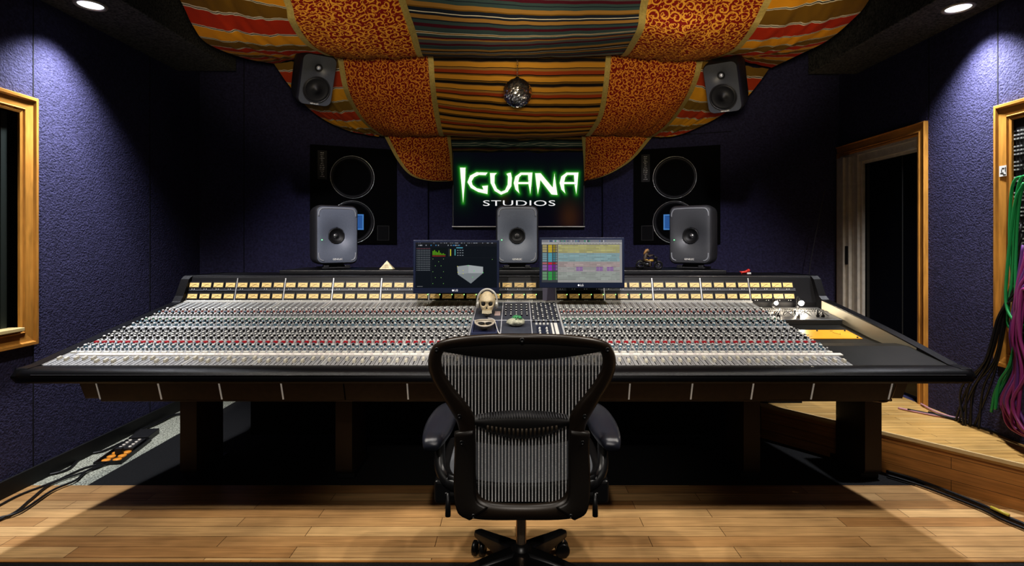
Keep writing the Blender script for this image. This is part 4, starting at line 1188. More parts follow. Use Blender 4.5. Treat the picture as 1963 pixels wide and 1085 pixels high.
# hanging loudspeakers
def hang_monitor(c, yaw, pitch, roll, lab):
    root = thing('hanging_loudspeaker', lab, 'loudspeaker', tuple(c), (pitch, roll, yaw), 'two-way loudspeakers hung under the drapes')
    W, H, D = 0.212, 0.318, 0.19
    def ring(w, h, r_, yy): return [V((a, yy, b)) for a, b in rrect(w, h, r_, 7)]
    mb = MB()
    mb.loft([ring(W * .75, H * .8, .05, D * .62), ring(W * .93, H * .94, .05, D * .55), ring(W, H, .042, D * .2), ring(W, H, .042, -D * .2), ring(W * .985, H * .988, .042, -D * .32), ring(W * .93, H * .95, .036, -D * .38)], 0, True, True, True, False)
    build('cabinet', mb, mat('speaker_case_black', (0.014, 0.014, 0.016), 0.5), root, world=False)
    mb = MB(); rr = []
    yf = -D * .38
    for s in range(9):
        t = s / 8; rg = []
        for (a, b) in rrect(W * .93, H * .95, .036, 7):
            rg.append(V((a * (1 - t), yf, b * (1 - t))))
        rr.append(rg)
    # curved waveguide
    def dz(p):
        d = math.hypot(p.x, p.z - 0.075); d2 = math.hypot(p.x, p.z + 0.055)
        return V((p.x, yf + 0.018 * math.exp(-(d / 0.045) ** 2) - 0.004 * math.exp(-(d2 / 0.09) ** 4), p.z))
    def gp(u, v):
        a = (u - .5) * W * .93; b = (v - .5) * H * .95
        rc = 0.036; ax, bz = abs(a) - (W * .93 / 2 - rc), abs(b) - (H * .95 / 2 - rc)
        if ax > 0 and bz > 0:
            l = math.hypot(ax, bz)
            if l > rc:
                a = math.copysign(W * .93 / 2 - rc + ax * rc / l, a); b = math.copysign(H * .95 / 2 - rc + bz * rc / l, b)
        return dz(V((a, yf, b)))
    mb.grid(gp, 30, 40)
    build('front_baffle', mb, mat('speaker_grey_dark', (0.055, 0.060, 0.072), 0.42, nscale=500, namp=0.2), root, world=False)
    Mw = basis((0, yf - 0.0035, -0.055), (1, 0, 0))
    mb = MB(); mb.lathe([(0.082, 0.0), (0.0835, 0.004), (0.078, 0.006), (0.076, 0.002)], 40, M=Mw); build('woofer_rim', mb, M_blk, root, world=False)
    mb = MB(); mb.lathe([(0.076, 0.002), (0.070, 0.007), (0.063, 0.003), (0.025, 0.0035), (0.021, 0.009), (0.001, 0.014)], 40, M=Mw); build('woofer_cone', mb, M_cone, root, world=False)
    Mt = basis((0, yf + 0.012, 0.075), (1, 0, 0))
    mb = MB(); mb.lathe([(0.024, 0.003), (0.019, 0.002), (0.013, 0.001)], 24, M=Mt); tw = build('tweeter', mb, M_cone, root, world=False)
    mb = MB(); mb.lathe([(0.0125, 0.002), (0.009, 0.008), (0.001, 0.011)], 20, M=Mt); build('tweeter_dome', mb, mat('dome_silver', (0.75, 0.75, 0.76), 0.25, 0.9, emit=(0.8, 0.8, 0.8), estr=0.1), tw, world=False)
    tmg = text_mesh('GENELEC', 0.0125, 1.0)
    mb = MB(); mb.from_mesh(tmg, basis((0, yf - 0.003, -H * .45), (1, 0, 0))); build('brand_lettering', mb, M_whitee, root, world=False)
    mb = MB(); mb.box(-.03, .03, D * .3, D * .72, -.03, .03); mb.box(-.015, .015, D * .68, D * .76, -.03, 0.40)
    build('mounting_bracket', mb, M_blk, root, world=False)
hang_monitor(P(602, 148, 3.42), 0.66, 0.52, -0.03, 'charcoal two-way loudspeaker hanging from the ceiling drapes on the left')
hang_monitor(P(1391, 162, 3.42), -0.66, 0.52, 0.03, 'charcoal two-way loudspeaker hanging from the ceiling drapes on the right')

# ------------------------------------------------------------------ desktop monitors
M_scr2 = mat_attr('monitor_picture', 0.85)
def monitor(pxl, pxr, pyt, pyb, Y, lab, paint, yaw):
    a, b = P(pxl, pyt, Y), P(pxr, pyb, Y)
    W = b.x - a.x; H = a.z - b.z
    root = thing('desktop_monitor', lab, 'monitor', ((a.x + b.x) / 2, Y, b.z), (-0.04, 0, yaw), 'computer monitors over the console')
    mb = MB(); mb.box(-W / 2, W / 2, 0, 0.03, 0, H); build('bezel', mb, mat('bezel_glow_blue', (0.012, 0.018, 0.045), 0.3), root, world=False, bevel=0.003)  # blue tint paints the glow round the screen into the bezel
    mb = MB(); mar = 0.014; bot = 0.032
    def R(x0, y0, x1, y1, c, lay=0):
        """fractions of the picture, y down"""
        w = W - 2 * mar; h = H - mar - bot
        xa = -W / 2 + mar + x0 * w; xb = -W / 2 + mar + x1 * w; za = H - mar - y0 * h; zb = H - mar - y1 * h
        yy = -0.001 - lay * 0.0003
        mb.add([(xa, yy, zb), (xb, yy, zb), (xb, yy, za), (xa, yy, za)], [(0, 1, 2, 3)], 0, False, None, c)
    def Q(pts, c, lay=0):
        w = W - 2 * mar; h = H - mar - bot; yy = -0.001 - lay * 0.0003
        mb.add([(-W / 2 + mar + x * w, yy, H - mar - y * h) for x, y in pts], [tuple(range(len(pts) - 1, -1, -1))], 0, False, None, c)
    paint(R, Q)
    build('screen_picture', mb, M_scr2, root, world=False)
    tl_ = text_mesh('LG', 0.017)
    mb = MB(); mb.from_mesh(tl_, basis((0, -0.0012, 0.016), (1, 0, 0))); mb.lathe([(0.0055, 0), (0.001, 0.0003)], 14, M=basis((-0.019, -0.0012, 0.016), (1, 0, 0)))
    build('brand_lettering', mb, mat('logo_white', (0.8, 0.8, 0.82), 0.4, emit=(0.8, 0.8, 0.85), estr=0.4), root, world=False)
    mb = MB(); mb.box(-.05, .05, 0.03, 0.06, H * .35, H * .65); mb.box(-.018, .018, 0.055, 0.15, H * .42, H * .58); mb.box(-.018, .018, 0.13, 0.16, H * .1, H * .58)
    build('monitor_arm', mb, M_blk, root, world=False)
    return root
def paint_left(R, Q):
    R(0, 0, 1, 1, (0.006, 0.009, 0.013)); R(0, 0, 1, 0.035, (0.02, 0.02, 0.022), 1); R(0, .04, 1, .09, (0.01, 0.012, 0.016), 1)
    rn = random.Random(2)
    for k in range(40):
        x = rn.random() * .98; R(x, 0.008, x + rn.uniform(.003, .015), 0.022, (0.25, 0.27, 0.3), 2)
    for k in range(16):
        x = 0.02 + rn.random() * .6; R(x, .052, x + .012, .078, rn.choice([(.25, .27, .3), (.05, .18, .35), (.4, .4, .42), (.15, .02, .03)]), 2)
    for i in range(11):
        for j in range(13): R(.015 + i * .0155, .125 + j * .04, .022 + i * .0155, .143 + j * .04, (.22, .24, .26) if j else (.25, .10, .12), 2)
    R(.20, .12, .38, .30, (0.004, 0.008, 0.008), 1)
    for k in range(9):
        h = [.09, .11, .08, .06, .10, .05, .03, .04, .02][k]; R(.208 + k * .018, .28 - h, .222 + k * .018, .28, (.10, .26, .01), 2)
    for k in range(9): R(.208 + k * .018, .29, .222 + k * .018, .31, (.3, .03, .02), 2)
    R(.425, .15, .436, .30, (.55, .55, .05), 2); R(.48, .15, .49, .29, (.10, .4, .42), 2); R(.41, .14, .412, .31, (.2, .2, .2), 2)
    R(.50, .11, .58, .13, (.1, .35, .45), 2)
    for i in range(3):
        for j in range(3): R(.51 + i * .03, .17 + j * .055, .528 + i * .03, .182 + j * .055, (.30, .33, .36), 2)
    R(.195, .33, .197, .96, (.03, .035, .04), 1); R(.20, .335, 1, .337, (.03, .035, .04), 1)
    for x, y, c in ((.21, .36, .4), (.34, .36, .4), (.28, .42, .4), (.24, .51, .5), (.31, .51, .5), (.21, .64, .4), (.34, .64, .4), (.24, .77, .4), (.31, .77, .4), (.21, .90, .5), (.34, .90, .5), (.94, .37, .4)):
        R(x, y, x + .007, y + .014, (.2, c, .12), 2)
    # room model
    Q([(.51, .53), (.65, .50), (.65, .68), (.52, .71)], (.28, .30, .31), 2)
    Q([(.65, .50), (.83, .54), (.83, .68), (.65, .68)], (.34, .36, .37), 2)
    Q([(.52, .71), (.65, .68), (.83, .68), (.68, .91)], (.20, .22, .23), 3)
    for x, y in ((.515, .53), (.645, .51), (.72, .63), (.83, .67), (.585, .69), (.585, .62), (.70, .77), (.52, .66)): R(x - .005, y - .008, x + .005, y + .008, (.10, .6, .15) if x > .6 else (.5, .5, .1), 4)
    R(.02, .965, .09, .975, (.2, .2, .2), 2)
def paint_right(R, Q):
    R(0, 0, 1, 1, (.30, .29, .28)); R(0, 0, 1, .06, (.20, .20, .22), 1)
    rn = random.Random(8)
    R(0, .06, 1, .10, (.35, .34, .33), 1)
    for k in range(36):
        x = rn.random() * .8; R(x, .01, x + rn.uniform(.005, .02), .05, rn.choice([(.05, .06, .08), (.4, .4, .42), (.06, .25, .15), (.10, .14, .25)]), 2)
    for k in range(60): R(.2 + k * .0132, .09 + (k % 3) * .005, .208 + k * .0132, .11, (.08, .08, .08), 2)
    hd = [((.45, .34, .04), .12, .30), ((.10, .30, .36), .31, .52), ((.5, .03, .05), .53, .58), ((.25, .04, .36), .59, .73), ((.05, .30, .08), .75, .95)]
    R(0, .11, .20, 1, (.06, .065, .07), 1)
    for c, y0, y1 in hd:
        n = max(1, int((y1 - y0) / .05))
        for k in range(n):
            a = y0 + (y1 - y0) * k / n; b = y0 + (y1 - y0) * (k + .85) / n
            R(.01, a, .065, b, tuple(.5 * v + .12 for v in c), 2); R(.08, a, .13, b + .006, c, 2); R(.14, a, .17, b, tuple(.6 * v for v in c), 2); R(.175, a, .195, b, tuple(.4 * v + .1 for v in c), 2)
    rows = [((.42, .40, .15), .12, 5), ((.22, .36, .38), .32, 5), ((.38, .30, .29), .53, 3), ((.34, .33, .32), .63, 3), ((.30, .33, .30), .76, 5)]
    for c, y, n in rows:
        for k in range(n):
            yy = y + k * .038; x = .205
            while x < .96:
                ww = rn.uniform(.02, .12); m_ = rn.uniform(.75, 1.15)
                R(x, yy, min(x + ww, .97), yy + .03, tuple(v * m_ for v in c), 2)
                R(x, yy + .012, min(x + ww, .97), yy + .012 + rn.uniform(.003, .010), tuple(v * .62 for v in c), 3); x += ww
    for x0, x1 in ((.43, .51), (.68, .76), (.81, .89)):
        R(x0, .635, x1, .73, (.24, .14, .30), 4); R(x0 + .035, .635, x0 + .038, .73, (.4, .35, .42), 5); R(x0, .68, x1, .685, (.4, .35, .42), 5)
    for k in range(12): R(.205 + k * .066, .11, .207 + k * .066, .98, (.24, .24, .24), 3)
monitor(792, 957, 460, 562, 3.24, 'left desktop monitor with a dark screen showing a small grey room model', paint_left, 0.03)
monitor(1034, 1197, 455, 552, 3.24, 'right desktop monitor showing a pale recording timeline with coloured tracks', paint_right, -0.03)

# ------------------------------------------------------------------ ornaments
def skull(root, c, sc, mats, tilt=0.0):
    """shaped skull: c is the base centre, faces -Y"""
    Mx = Matrix.Translation(c) @ Matrix.Rotation(tilt, 4, 'X') @ Matrix.Scale(sc, 4)
    mb = MB(); nu, nv = 36, 28; rings = []
    for j in range(nv + 1):
        th_ = PI * j / nv; rg = []
        for k in range(nu):
            ph = 2 * PI * k / nu
            x = math.sin(th_) * math.cos(ph); y = math.sin(th_) * math.sin(ph); z = -math.cos(th_)
            X, Yy, Zz = x * 0.40, y * 0.50, z * 0.62
            if z < 0.1:   # narrow to the jaw
                q = min(1, (0.1 - z) / 0.9); X *= 1 - 0.30 * q; Yy = Yy * (1 - 0.35 * q) - 0.10 * q
            if z > 0.2: X *= 1.06
            if y < 0:     # features on the face
                for ex_ in (-0.17, 0.17):
                    d = math.hypot((X - ex_) / 0.12, (Zz + 0.0) / 0.11); Yy += 0.20 * math.exp(-d ** 4)
                d = math.hypot(X / 0.07, (Zz + 0.18) / 0.08); Yy += 0.10 * math.exp(-d ** 4)
                Yy -= 0.05 * math.exp(-((Zz - 0.16) / 0.05) ** 2) * math.exp(-(X / 0.28) ** 4)
                Yy -= 0.05 * math.exp(-((Zz + 0.12) / 0.05) ** 2) * (1 if 0.18 < abs(X) < 0.36 else 0)
                Yy += 0.06 * math.exp(-((Zz + 0.27) / 0.03) ** 2) * (1 if abs(X) > 0.2 else 0)
            rg.append(Mx @ V((X, Yy, Zz + 0.62)))
        rings.append(rg)
    mb.loft(rings, 0, True, True, True, True)
    s = build('skull', mb, mats[0], root)
    mb = MB()
    for ex_ in (-0.17, 0.17): mb.sphere(Mx @ V((ex_, -0.33, 0.62)), 0.115 * sc, 14, 10, 0, (1, .5, .95))
    mb.add([Mx @ V(p) for p in ((-.06, -.475, .38), (.06, -.475, .38), (0, -.46, .50))], [(0, 1, 2)])
    build('eye_socket', mb, M_black, root)
    mb = MB()
    for rowz, hz in ((0.265, .05), (0.185, .045)):
        for k in range(8):
            a = (k - 3.5) * 0.062; yy = -0.47 + a * a * 1.2
            mb.box(0, 0, 0, 0, 0, 0) if False else None
            v = [(a - .027, yy, rowz - hz / 1), (a + .027, yy, rowz - hz / 1), (a + .027, yy + .1, rowz - hz), (a - .027, yy + .1, rowz - hz), (a - .027, yy, rowz + hz * .6), (a + .027, yy, rowz + hz * .6), (a + .027, yy + .1, rowz + hz * .6), (a - .027, yy + .1, rowz + hz * .6)]
            mb.hexa([Mx @ V(p) for p in v])
    build('teeth', mb, mats[1], root)
    return Mx
M_bone = mat('bone', (0.56, 0.46, 0.30), 0.5, nscale=60, namp=0.25)
M_tooth = mat('tooth', (0.66, 0.58, 0.42), 0.45)
sp_ = S(-0.158, 3.17, 0.002)
sk = thing('skull_ornament', 'bone coloured skull ornament wearing silver headphones on the console', 'skull', tuple(sp_))
Mx = skull(sk, sp_, 0.112, [M_bone, M_tooth])
mb = MB(); mb.tube([Mx @ V((0.50 * math.cos(a), 0.02, 0.72 + 0.62 * math.sin(a))) for a in [PI * (-0.02 + 1.04 * q / 24) for q in range(25)]], 0.0065, 8)
hb = build('headphone_band', mb, mat('headphone_silver', (0.50, 0.49, 0.46), 0.35, 0.4), sk)
for s in (-1, 1):
    mb = MB(); mb.lathe([(0.001, 0.05), (0.13, 0.045), (0.20, 0.0), (0.21, -0.08), (0.17, -0.12), (0.001, -0.12)], 24, M=Mx @ Matrix.Translation((s * 0.52, 0.0, 0.56)) @ Matrix.Rotation(s * PI / 2, 4, 'Y')); build('ear_cup', mb, MATS['headphone_silver'], hb)
# lower tray with a second half skull
tp_ = S(-0.158, 2.985, 0.0)
tr_ = thing('skull_dish', 'small pale skull face dish with dark eyes lying below the headphone skull', 'dish', tuple(tp_))
mb = MB(); mb.M = Matrix.Translation(tp_) @ Rm
for xa, xb, ya, yb in ((-.068, .068, -.085, -.078), (-.068, .068, .078, .085), (-.068, -.061, -.078, .078), (.061, .068, -.078, .078)): mb.box(xa, xb, ya, yb, 0.0, 0.012)
mb.box(-.062, .062, -.079, .079, 0.0, 0.003, 1)
build('tray', mb, [mat('tray_navy', (0.05, 0.06, 0.12), 0.4), mat('tray_floor', (0.015, 0.018, 0.05), 0.4)], tr_)
mb = MB()
def bowl(u, v):
    a = 2 * PI * u; r_ = 0.052 * v
    return Matrix.Translation(tp_ + NV * 0.006) @ Rm @ V((r_ * math.cos(a) * 1.0, r_ * math.sin(a) * 0.9 - 0.01, 0.030 * v * v + 0.01 * (1 - abs(math.sin(a))) * v))
mb.grid(bowl, 32, 8)
mb.tube([bowl(k / 32, 1.0) for k in range(32)], 0.005, 6, 0, True)
build('bowl', mb, mat('bowl_bone', (0.45, 0.40, 0.33), 0.5), tr_)
mb = MB()
for s in (-1, 1): mb.sphere(Matrix.Translation(tp_) @ Rm @ V((s * .021, 0.012, 0.026)), 0.019, 14, 8, 0, (1.1, .8, .35))
build('eye_socket', mb, M_black, tr_)
mb = MB(); mb.sphere(Matrix.Translation(tp_) @ Rm @ V((0, -0.024, 0.022)), 0.02, 12, 8, 0, (1.5, .7, .4)); build('muzzle', mb, M_bone, tr_)
# white lead
mb = MB(); mb.tube(cat_rom([S(-0.15, 3.12, 0.006), S(-0.115, 3.07, 0.016), S(-0.10, 2.99, 0.014), S(-0.085, 2.92, 0.006), S(-0.06, 2.87, 0.006)], 30), 0.0032, 8)
tag(build('headphone_lead', mb, mat('lead_white', (0.7, 0.68, 0.66), 0.4)), 'short white lead curling from the skull down the console', 'cable')
# rock with green gecko
rp_ = S(0.003, 3.02, 0.002)
rk = thing('gecko_ornament', 'small green gecko sitting on a pale rock in the console centre', 'ornament', tuple(rp_))
mb = MB(); rnd = random.Random(9)
rings = []
for j in range(11):
    th_ = PI * j / 10; rg = []
    for k in range(22):
        ph = 2 * PI * k / 22; rr_ = 1 + 0.08 * math.sin(3 * ph + j) + 0.05 * math.sin(7 * ph - 2 * j)
        rg.append(rp_ + V((0.050 * math.sin(th_) * math.cos(ph) * rr_, 0.038 * math.sin(th_) * math.sin(ph) * rr_, 0.021 - 0.021 * math.cos(th_) * (1 + 0.1 * math.sin(5 * ph)))))
    rings.append(rg)
mb.loft(rings, 0, True, True, True, True)
build('rock', mb, mat('rock_pale', (0.46, 0.46, 0.36), 0.7, nscale=60, namp=0.35, bump=0.5, bscale=120), rk)
mb = MB()
g0 = rp_ + V((0.006, -0.008, 0.042))
mb.tube(cat_rom([g0 + V((-.028, .018, -.006)), g0 + V((-.016, .014, .004)), g0 + V((0, .004, .007)), g0 + V((.012, -.006, .007)), g0 + V((.016, -.014, .004))], 20), [.002 + .0075 * math.sin(PI * min(1, k / 15)) ** .8 if k < 14 else .0085 for k in range(21)], 10)
mb.sphere(g0 + V((.015, -.016, .006)), .0105, 12, 8, 0, (1, 1.2, .75))
for dx, dy, ex2, ey2 in ((-.006, .004, -.018, -.008), (.004, -.006, -.008, -.018), (.014, .0, .028, .002), (-.002, .012, .012, .018)):
    mb.tube([g0 + V((dx, dy, .003)), g0 + V(((dx + ex2) / 2, (dy + ey2) / 2, .006)), g0 + V((ex2, ey2, -.008))], .0028, 6)
build('gecko', mb, mat('gecko_green', (0.07, 0.30, 0.13), 0.4), rk)

# pyramid card
pp = P(742, 516, 3.66); pp.z = SHZ + 0.004
py = thing('pyramid_ornament', 'small pale gold triangular ornament standing on the shelf left of the monitors', 'ornament', tuple(pp))
mb = MB(); h_ = 0.056; w_ = 0.046
mb.add([pp + V((-w_, -.025, 0)), pp + V((w_, -.025, 0)), pp + V((w_, .03, 0)), pp + V((-w_, .03, 0)), pp + V((0, .0, h_))], [(0, 1, 4), (1, 2, 4), (2, 3, 4), (3, 0, 4), (3, 2, 1, 0)])
b_ = build('pyramid', mb, mat('pyramid_gold', (0.68, 0.58, 0.36), 0.5, nscale=50, namp=0.3), py)
mb = MB()
for zz, ww in ((.010, .028), (.018, .022), (.026, .014)):
    mb.box(pp.x - ww, pp.x + ww * .6, pp.y - .0255 + zz * .446 - .001, pp.y - .0255 + zz * .446, pp.z + zz, pp.z + zz + .002)
build('pyramid_marks', mb, mat('mark_brown', (0.25, 0.16, 0.07), 0.6), py)

# toy motorcycle with rider
mp_ = P(1243, 519, 3.66); mp_.z = SHZ
mo = thing('toy_motorcycle', 'dark toy motorcycle with a brown-haired rider on the shelf right of the monitors', 'toy', tuple(mp_))
M_mt = mat('toy_black', (0.012, 0.012, 0.012), 0.3, 0.3); M_mg = mat('toy_gold', (0.40, 0.25, 0.06), 0.35, 0.5)
def wheel(x, r_):
    mb = MB(); mb.tube([mp_ + V((x + r_ * math.cos(a), 0, r_ + 0.006 + r_ * math.sin(a))) for a in [2 * PI * q / 24 for q in range(24)]], 0.0065, 8, 0, True)
    w_ = build('wheel', mb, M_mt, mo)
    mb = MB()
    for q in range(6):
        a = PI * q / 6; mb.tube([mp_ + V((x + r_ * math.cos(a), 0, r_ + .006 + r_ * math.sin(a))), mp_ + V((x - r_ * math.cos(a), 0, r_ + .006 - r_ * math.sin(a)))], 0.0012, 5)
    mb.sphere(mp_ + V((x, 0, r_ + .006)), .006, 8, 6)
    build('spokes', mb, M_steel, w_)
wheel(-0.055, 0.024); wheel(0.066, 0.024)
mb = MB()
mb.sphere(mp_ + V((-.002, 0, .034)), .020, 12, 8, 0, (1.4, .7, .9)); mb.tube([mp_ + V((-.06, 0, .032)), mp_ + V((-.02, 0, .045)), mp_ + V((.02, 0, .055)), mp_ + V((.042, 0, .062))], .007, 8)
mb.tube([mp_ + V((-.075, 0, .050)), mp_ + V((-.055, 0, .062)), mp_ + V((-.03, 0, .052))], .006, 8)
for s in (-.008, .008): mb.tube([mp_ + V((.066, s, .030)), mp_ + V((.044, s, .075)), mp_ + V((.036, s, .092))], .0028, 6)
mb.tube([mp_ + V((.022, -.028, .100)), mp_ + V((.036, -.010, .094)), mp_ + V((.036, .010, .094)), mp_ + V((.022, .028, .100))], .0025, 6)
mb.sphere(mp_ + V((.052, 0, .078)), .010, 10, 8)
mb.tube([mp_ + V((-.01, -.012, .02)), mp_ + V((-.05, -.014, .016)), mp_ + V((-.085, -.015, .022))], .0035, 6)
build('motorcycle_frame', mb, M_mt, mo)
mb = MB(); mb.sphere(mp_ + V((.018, 0, .060)), .013, 12, 8, 0, (1.6, .8, .75)); build('fuel_tank', mb, M_mg, mo)
mb = MB()
mb.tube([mp_ + V((-.025, 0, .056)), mp_ + V((-.024, 0, .075)), mp_ + V((-.014, 0, .100)), mp_ + V((-.008, 0, .112))], [.013, .012, .014, .006], 10)
for s in (-1, 1):
    mb.tube([mp_ + V((-.014, s * .012, .100)), mp_ + V((.004, s * .022, .088)), mp_ + V((.024, s * .026, .099))], [.006, .005, .004], 8)
    mb.tube([mp_ + V((-.024, s * .008, .058)), mp_ + V((.008, s * .018, .052)), mp_ + V((.004, s * .018, .026)), mp_ + V((.014, s * .018, .022))], [.008, .007, .005, .004], 8)
mb.sphere(mp_ + V((-.002, 0, .122)), .0105, 12, 8, 0, (1, .9, 1.15))
rd = build('rider', mb, mat('rider_dark', (0.05, 0.035, 0.025), 0.5), mo)
mb = MB(); mb.tube([mp_ + V((.0, 0, .132)), mp_ + V((-.012, 0, .128)), mp_ + V((-.024, 0, .112)), mp_ + V((-.032, 0, .10))], [.007, .010, .008, .003], 8); build('rider_hair', mb, mat('hair_brown', (0.28, 0.15, 0.05), 0.5), rd)
# bits of jacket in gold
mb = MB(); mb.tube([mp_ + V((-.026, -.010, .062)), mp_ + V((-.012, -.014, .066)), mp_ + V((.0, -.016, .056))], .005, 8); build('rider_belt', mb, M_mg, rd)

# red toy bird
bp_ = P(1428, 525, 3.58); bp_.z = 1.124
bd = thing('red_toy', 'tiny red toy figure on top of the meter bridge at the right', 'toy', tuple(bp_))
mb = MB(); mb.sphere(bp_ + V((.022, 0, .022)), .011, 10, 8); mb.tube([bp_ + V((.018, 0, .020)), bp_ + V((.0, 0, .012)), bp_ + V((-.022, 0, .010)), bp_ + V((-.034, 0, .016))], [.009, .009, .007, .002], 8)
mb.tube([bp_ + V((-.02, 0, .012)), bp_ + V((-.024, -.004, 0.001))], .003, 6)
build('toy_body', mb, mat('toy_red', (0.55, 0.03, 0.02), 0.3), bd)
mb = MB(); mb.box(bp_.x + .012, bp_.x + .036, bp_.y - .01, bp_.y + .01, bp_.z, bp_.z + .009); build('toy_foot', mb, M_white, bd)

# two little gooseneck lamps
M_bulb = mat('bulb_hot', (1, 1, 1), 0.3, emit=(1.0, 0.92, 0.76), estr=90)
for px_, rr_, lab in ((1488, .011, 'small lit gooseneck lamp on the console end, left of the pair'), (1536, .015, 'brighter lit gooseneck lamp on the console end, right of the pair')):
    lp = P(px_, 581, 3.32)
    base = RS(lp.x / (1 + 0.08 * (YB - 3.36) / .84), 3.36, 0.031)
    lm = thing('gooseneck_lamp', lab, 'lamp', tuple(base), group=None)
    mb = MB(); mb.tube(cat_rom([base, base + V((0, .01, .03)), V((lp.x, lp.y + .045, lp.z + .035)), V((lp.x, lp.y + .02, lp.z + .02))], 16), .003, 8); mb.lathe([(.012, 0), (.012, .008), (.004, .012)], 16, M=Matrix.Translation(base)); build('gooseneck', mb, M_blk, lm)
    mb = MB(); mb.lathe([(.004, .028), (.010, .022), (.014, .004)], 16, M=Matrix.Translation(lp) @ Matrix.Rotation(-0.9, 4, 'X')); build('lamp_shade', mb, M_blk, lm)
    mb = MB(); mb.sphere(lp, rr_, 14, 10); build('bulb', mb, M_bulb, lm)
    ld = bpy.data.lights.new('lamp_light', 'POINT'); ld.energy = 1.2 if rr_ < .013 else 2.2; ld.color = (1.0, .86, .66); ld.shadow_soft_size = .015
    lo = bpy.data.objects.new('lamp_light', ld); COL.objects.link(lo); lo.location = lp + V((0, -.022, -0.004))

# ------------------------------------------------------------------ chair
CHX = 0.022; CHY = 2.10
ch = thing('office_chair', 'black ergonomic mesh-backed office chair facing the console', 'chair', (CHX, CHY, 0))
def CP(x, y, dY=0.0):
    """back-rest outline point (crop units) -> world, on the curved back"""
    px = 780 + x / 2.334; py = 620 + y / 2.334
    t = (py - 645) / 345.0
    Y = 1.83 + 0.11 * math.sin(PI * 0.5 * min(1.0, t * 1.25)) - 0.03 * max(0, t - .62) + 0.06 * ((x - 515) / 420.0) ** 2
    p = P(px, py, Y); p.y += dY
    return p
def sym(half):
    """half outline on the left from top centre to bottom centre -> closed loop"""
    return half + [(1030 - x, y) for x, y in reversed(half[1:-1])]
def resample(loop, n):
    pts = [V((x, y, 0)) for x, y in loop]
    # smooth closed catmull
    L_ = len(pts); dense = []
    for i in range(L_):
        a, b, c, d = pts[i - 1], pts[i], pts[(i + 1) % L_], pts[(i + 2) % L_]
        for k in range(10):
            u = k / 10
            dense.append(0.5 * ((2 * b) + (c - a) * u + (2 * a - 5 * b + 4 * c - d) * u * u + (3 * b - a - 3 * c + d) * u ** 3))
    ln = [0]
    for i in range(len(dense)): ln.append(ln[-1] + (dense[(i + 1) % len(dense)] - dense[i]).length)
    out = []; j = 0
    for k in range(n):
        t = ln[-1] * k / n
        while ln[j + 1] < t: j += 1
        f = (t - ln[j]) / max(1e-9, ln[j + 1] - ln[j]); out.append(dense[j].lerp(dense[(j + 1) % len(dense)], f))
    return [(p.x, p.y) for p in out]
outer = sym([(515, 45), (400, 46), (280, 53), (180, 68), (125, 92), (99, 138), (95, 190), (113, 250), (158, 328), (200, 398), (226, 450), (234, 500), (228, 560), (222, 640), (218, 720), (222, 800), (240, 850), (290, 872), (380, 880), (515, 880)])
inner = sym([(515, 92), (400, 95), (290, 104), (200, 112), (165, 128), (155, 165), (170, 225), (220, 300), (270, 360), (298, 405), (306, 450), (308, 500), (309, 560), (309, 640), (310, 700), (314, 740), (332, 775), (370, 795), (440, 803), (515, 805)])
NO = 160
# match by outline parameter rather than by raw arc length so both loops stay aligned
def dense_by_index(loop, per=8):
    pts = [V((x, y, 0)) for x, y in loop]; L_ = len(pts); out = []
    for i in range(L_):
        a, b, c, d = pts[i - 1], pts[i], pts[(i + 1) % L_], pts[(i + 2) % L_]
        for k in range(per):
            u = k / per
            out.append(0.5 * ((2 * b) + (c - a) * u + (2 * a - 5 * b + 4 * c - d) * u * u + (3 * b - a - 3 * c + d) * u ** 3))
    return out
oo, ii = dense_by_index(outer), dense_by_index(inner)
M_chair = mat('chair_graphite', (0.018, 0.0115, 0.007), 0.38, nscale=200, namp=0.15)
M_chairb = mat('chair_black', (0.010, 0.010, 0.011), 0.35)
mb = MB(); rings = []
for k in range(10):
    a = 2 * PI * k / 10
    w_ = (1 - math.cos(a)) / 2; dep = -0.018 * math.sin(a)
    rings.append([CP(o.x + (i_.x - o.x) * w_, o.y + (i_.y - o.y) * w_, dep) for o, i_ in zip(oo, ii)])
mb.loft(rings, 0, True, True, False, False, True)
frame = build('back_frame', mb, M_chair, ch)
for x, y in ((515, 70), (137, 112), (893, 112), (238, 408), (792, 408), (248, 525), (782, 525), (300, 850), (730, 850)):
    c = CP(x, y, -0.019)
    mb = MB(); mb.lathe([(.0075, -.004), (.0075, .003), (.005, .0035), (.004, .001), (.001, .001)], 14, M=basis(c, (1, 0, 0)))
    build('screw', mb, M_chairb, frame)
# dark head panel
def hw_in(y):
    T_ = [(85, 250), (112, 330), (128, 352), (165, 362), (225, 348), (300, 297), (360, 247), (405, 220), (450, 211), (500, 209), (640, 208), (700, 206), (740, 203), (775, 186), (795, 150), (805, 80)]
    if y <= T_[0][0]: return T_[0][1]
    for (a, b), (c, d) in zip(T_[:-1], T_[1:]):
        if a <= y <= c: return b + (d - b) * (y - a) / (c - a)
    return 80
mb = MB()
def headp(u, v):
    x = 515 + (u - .5) * 2 * 352
    s = abs(u - .5) * 2
    ylow = 128 + 34 * (1 - s ** 2.0) - 3 * s
    yup = 80 + 24 * s ** 3
    return CP(x, yup + (ylow - yup) * v, -0.004 - 0.006 * math.sin(PI * v))
mb.grid(headp, 40, 6)
build('head_panel', mb, mat('chair_head_panel', (0.012, 0.010, 0.009), 0.5), ch)
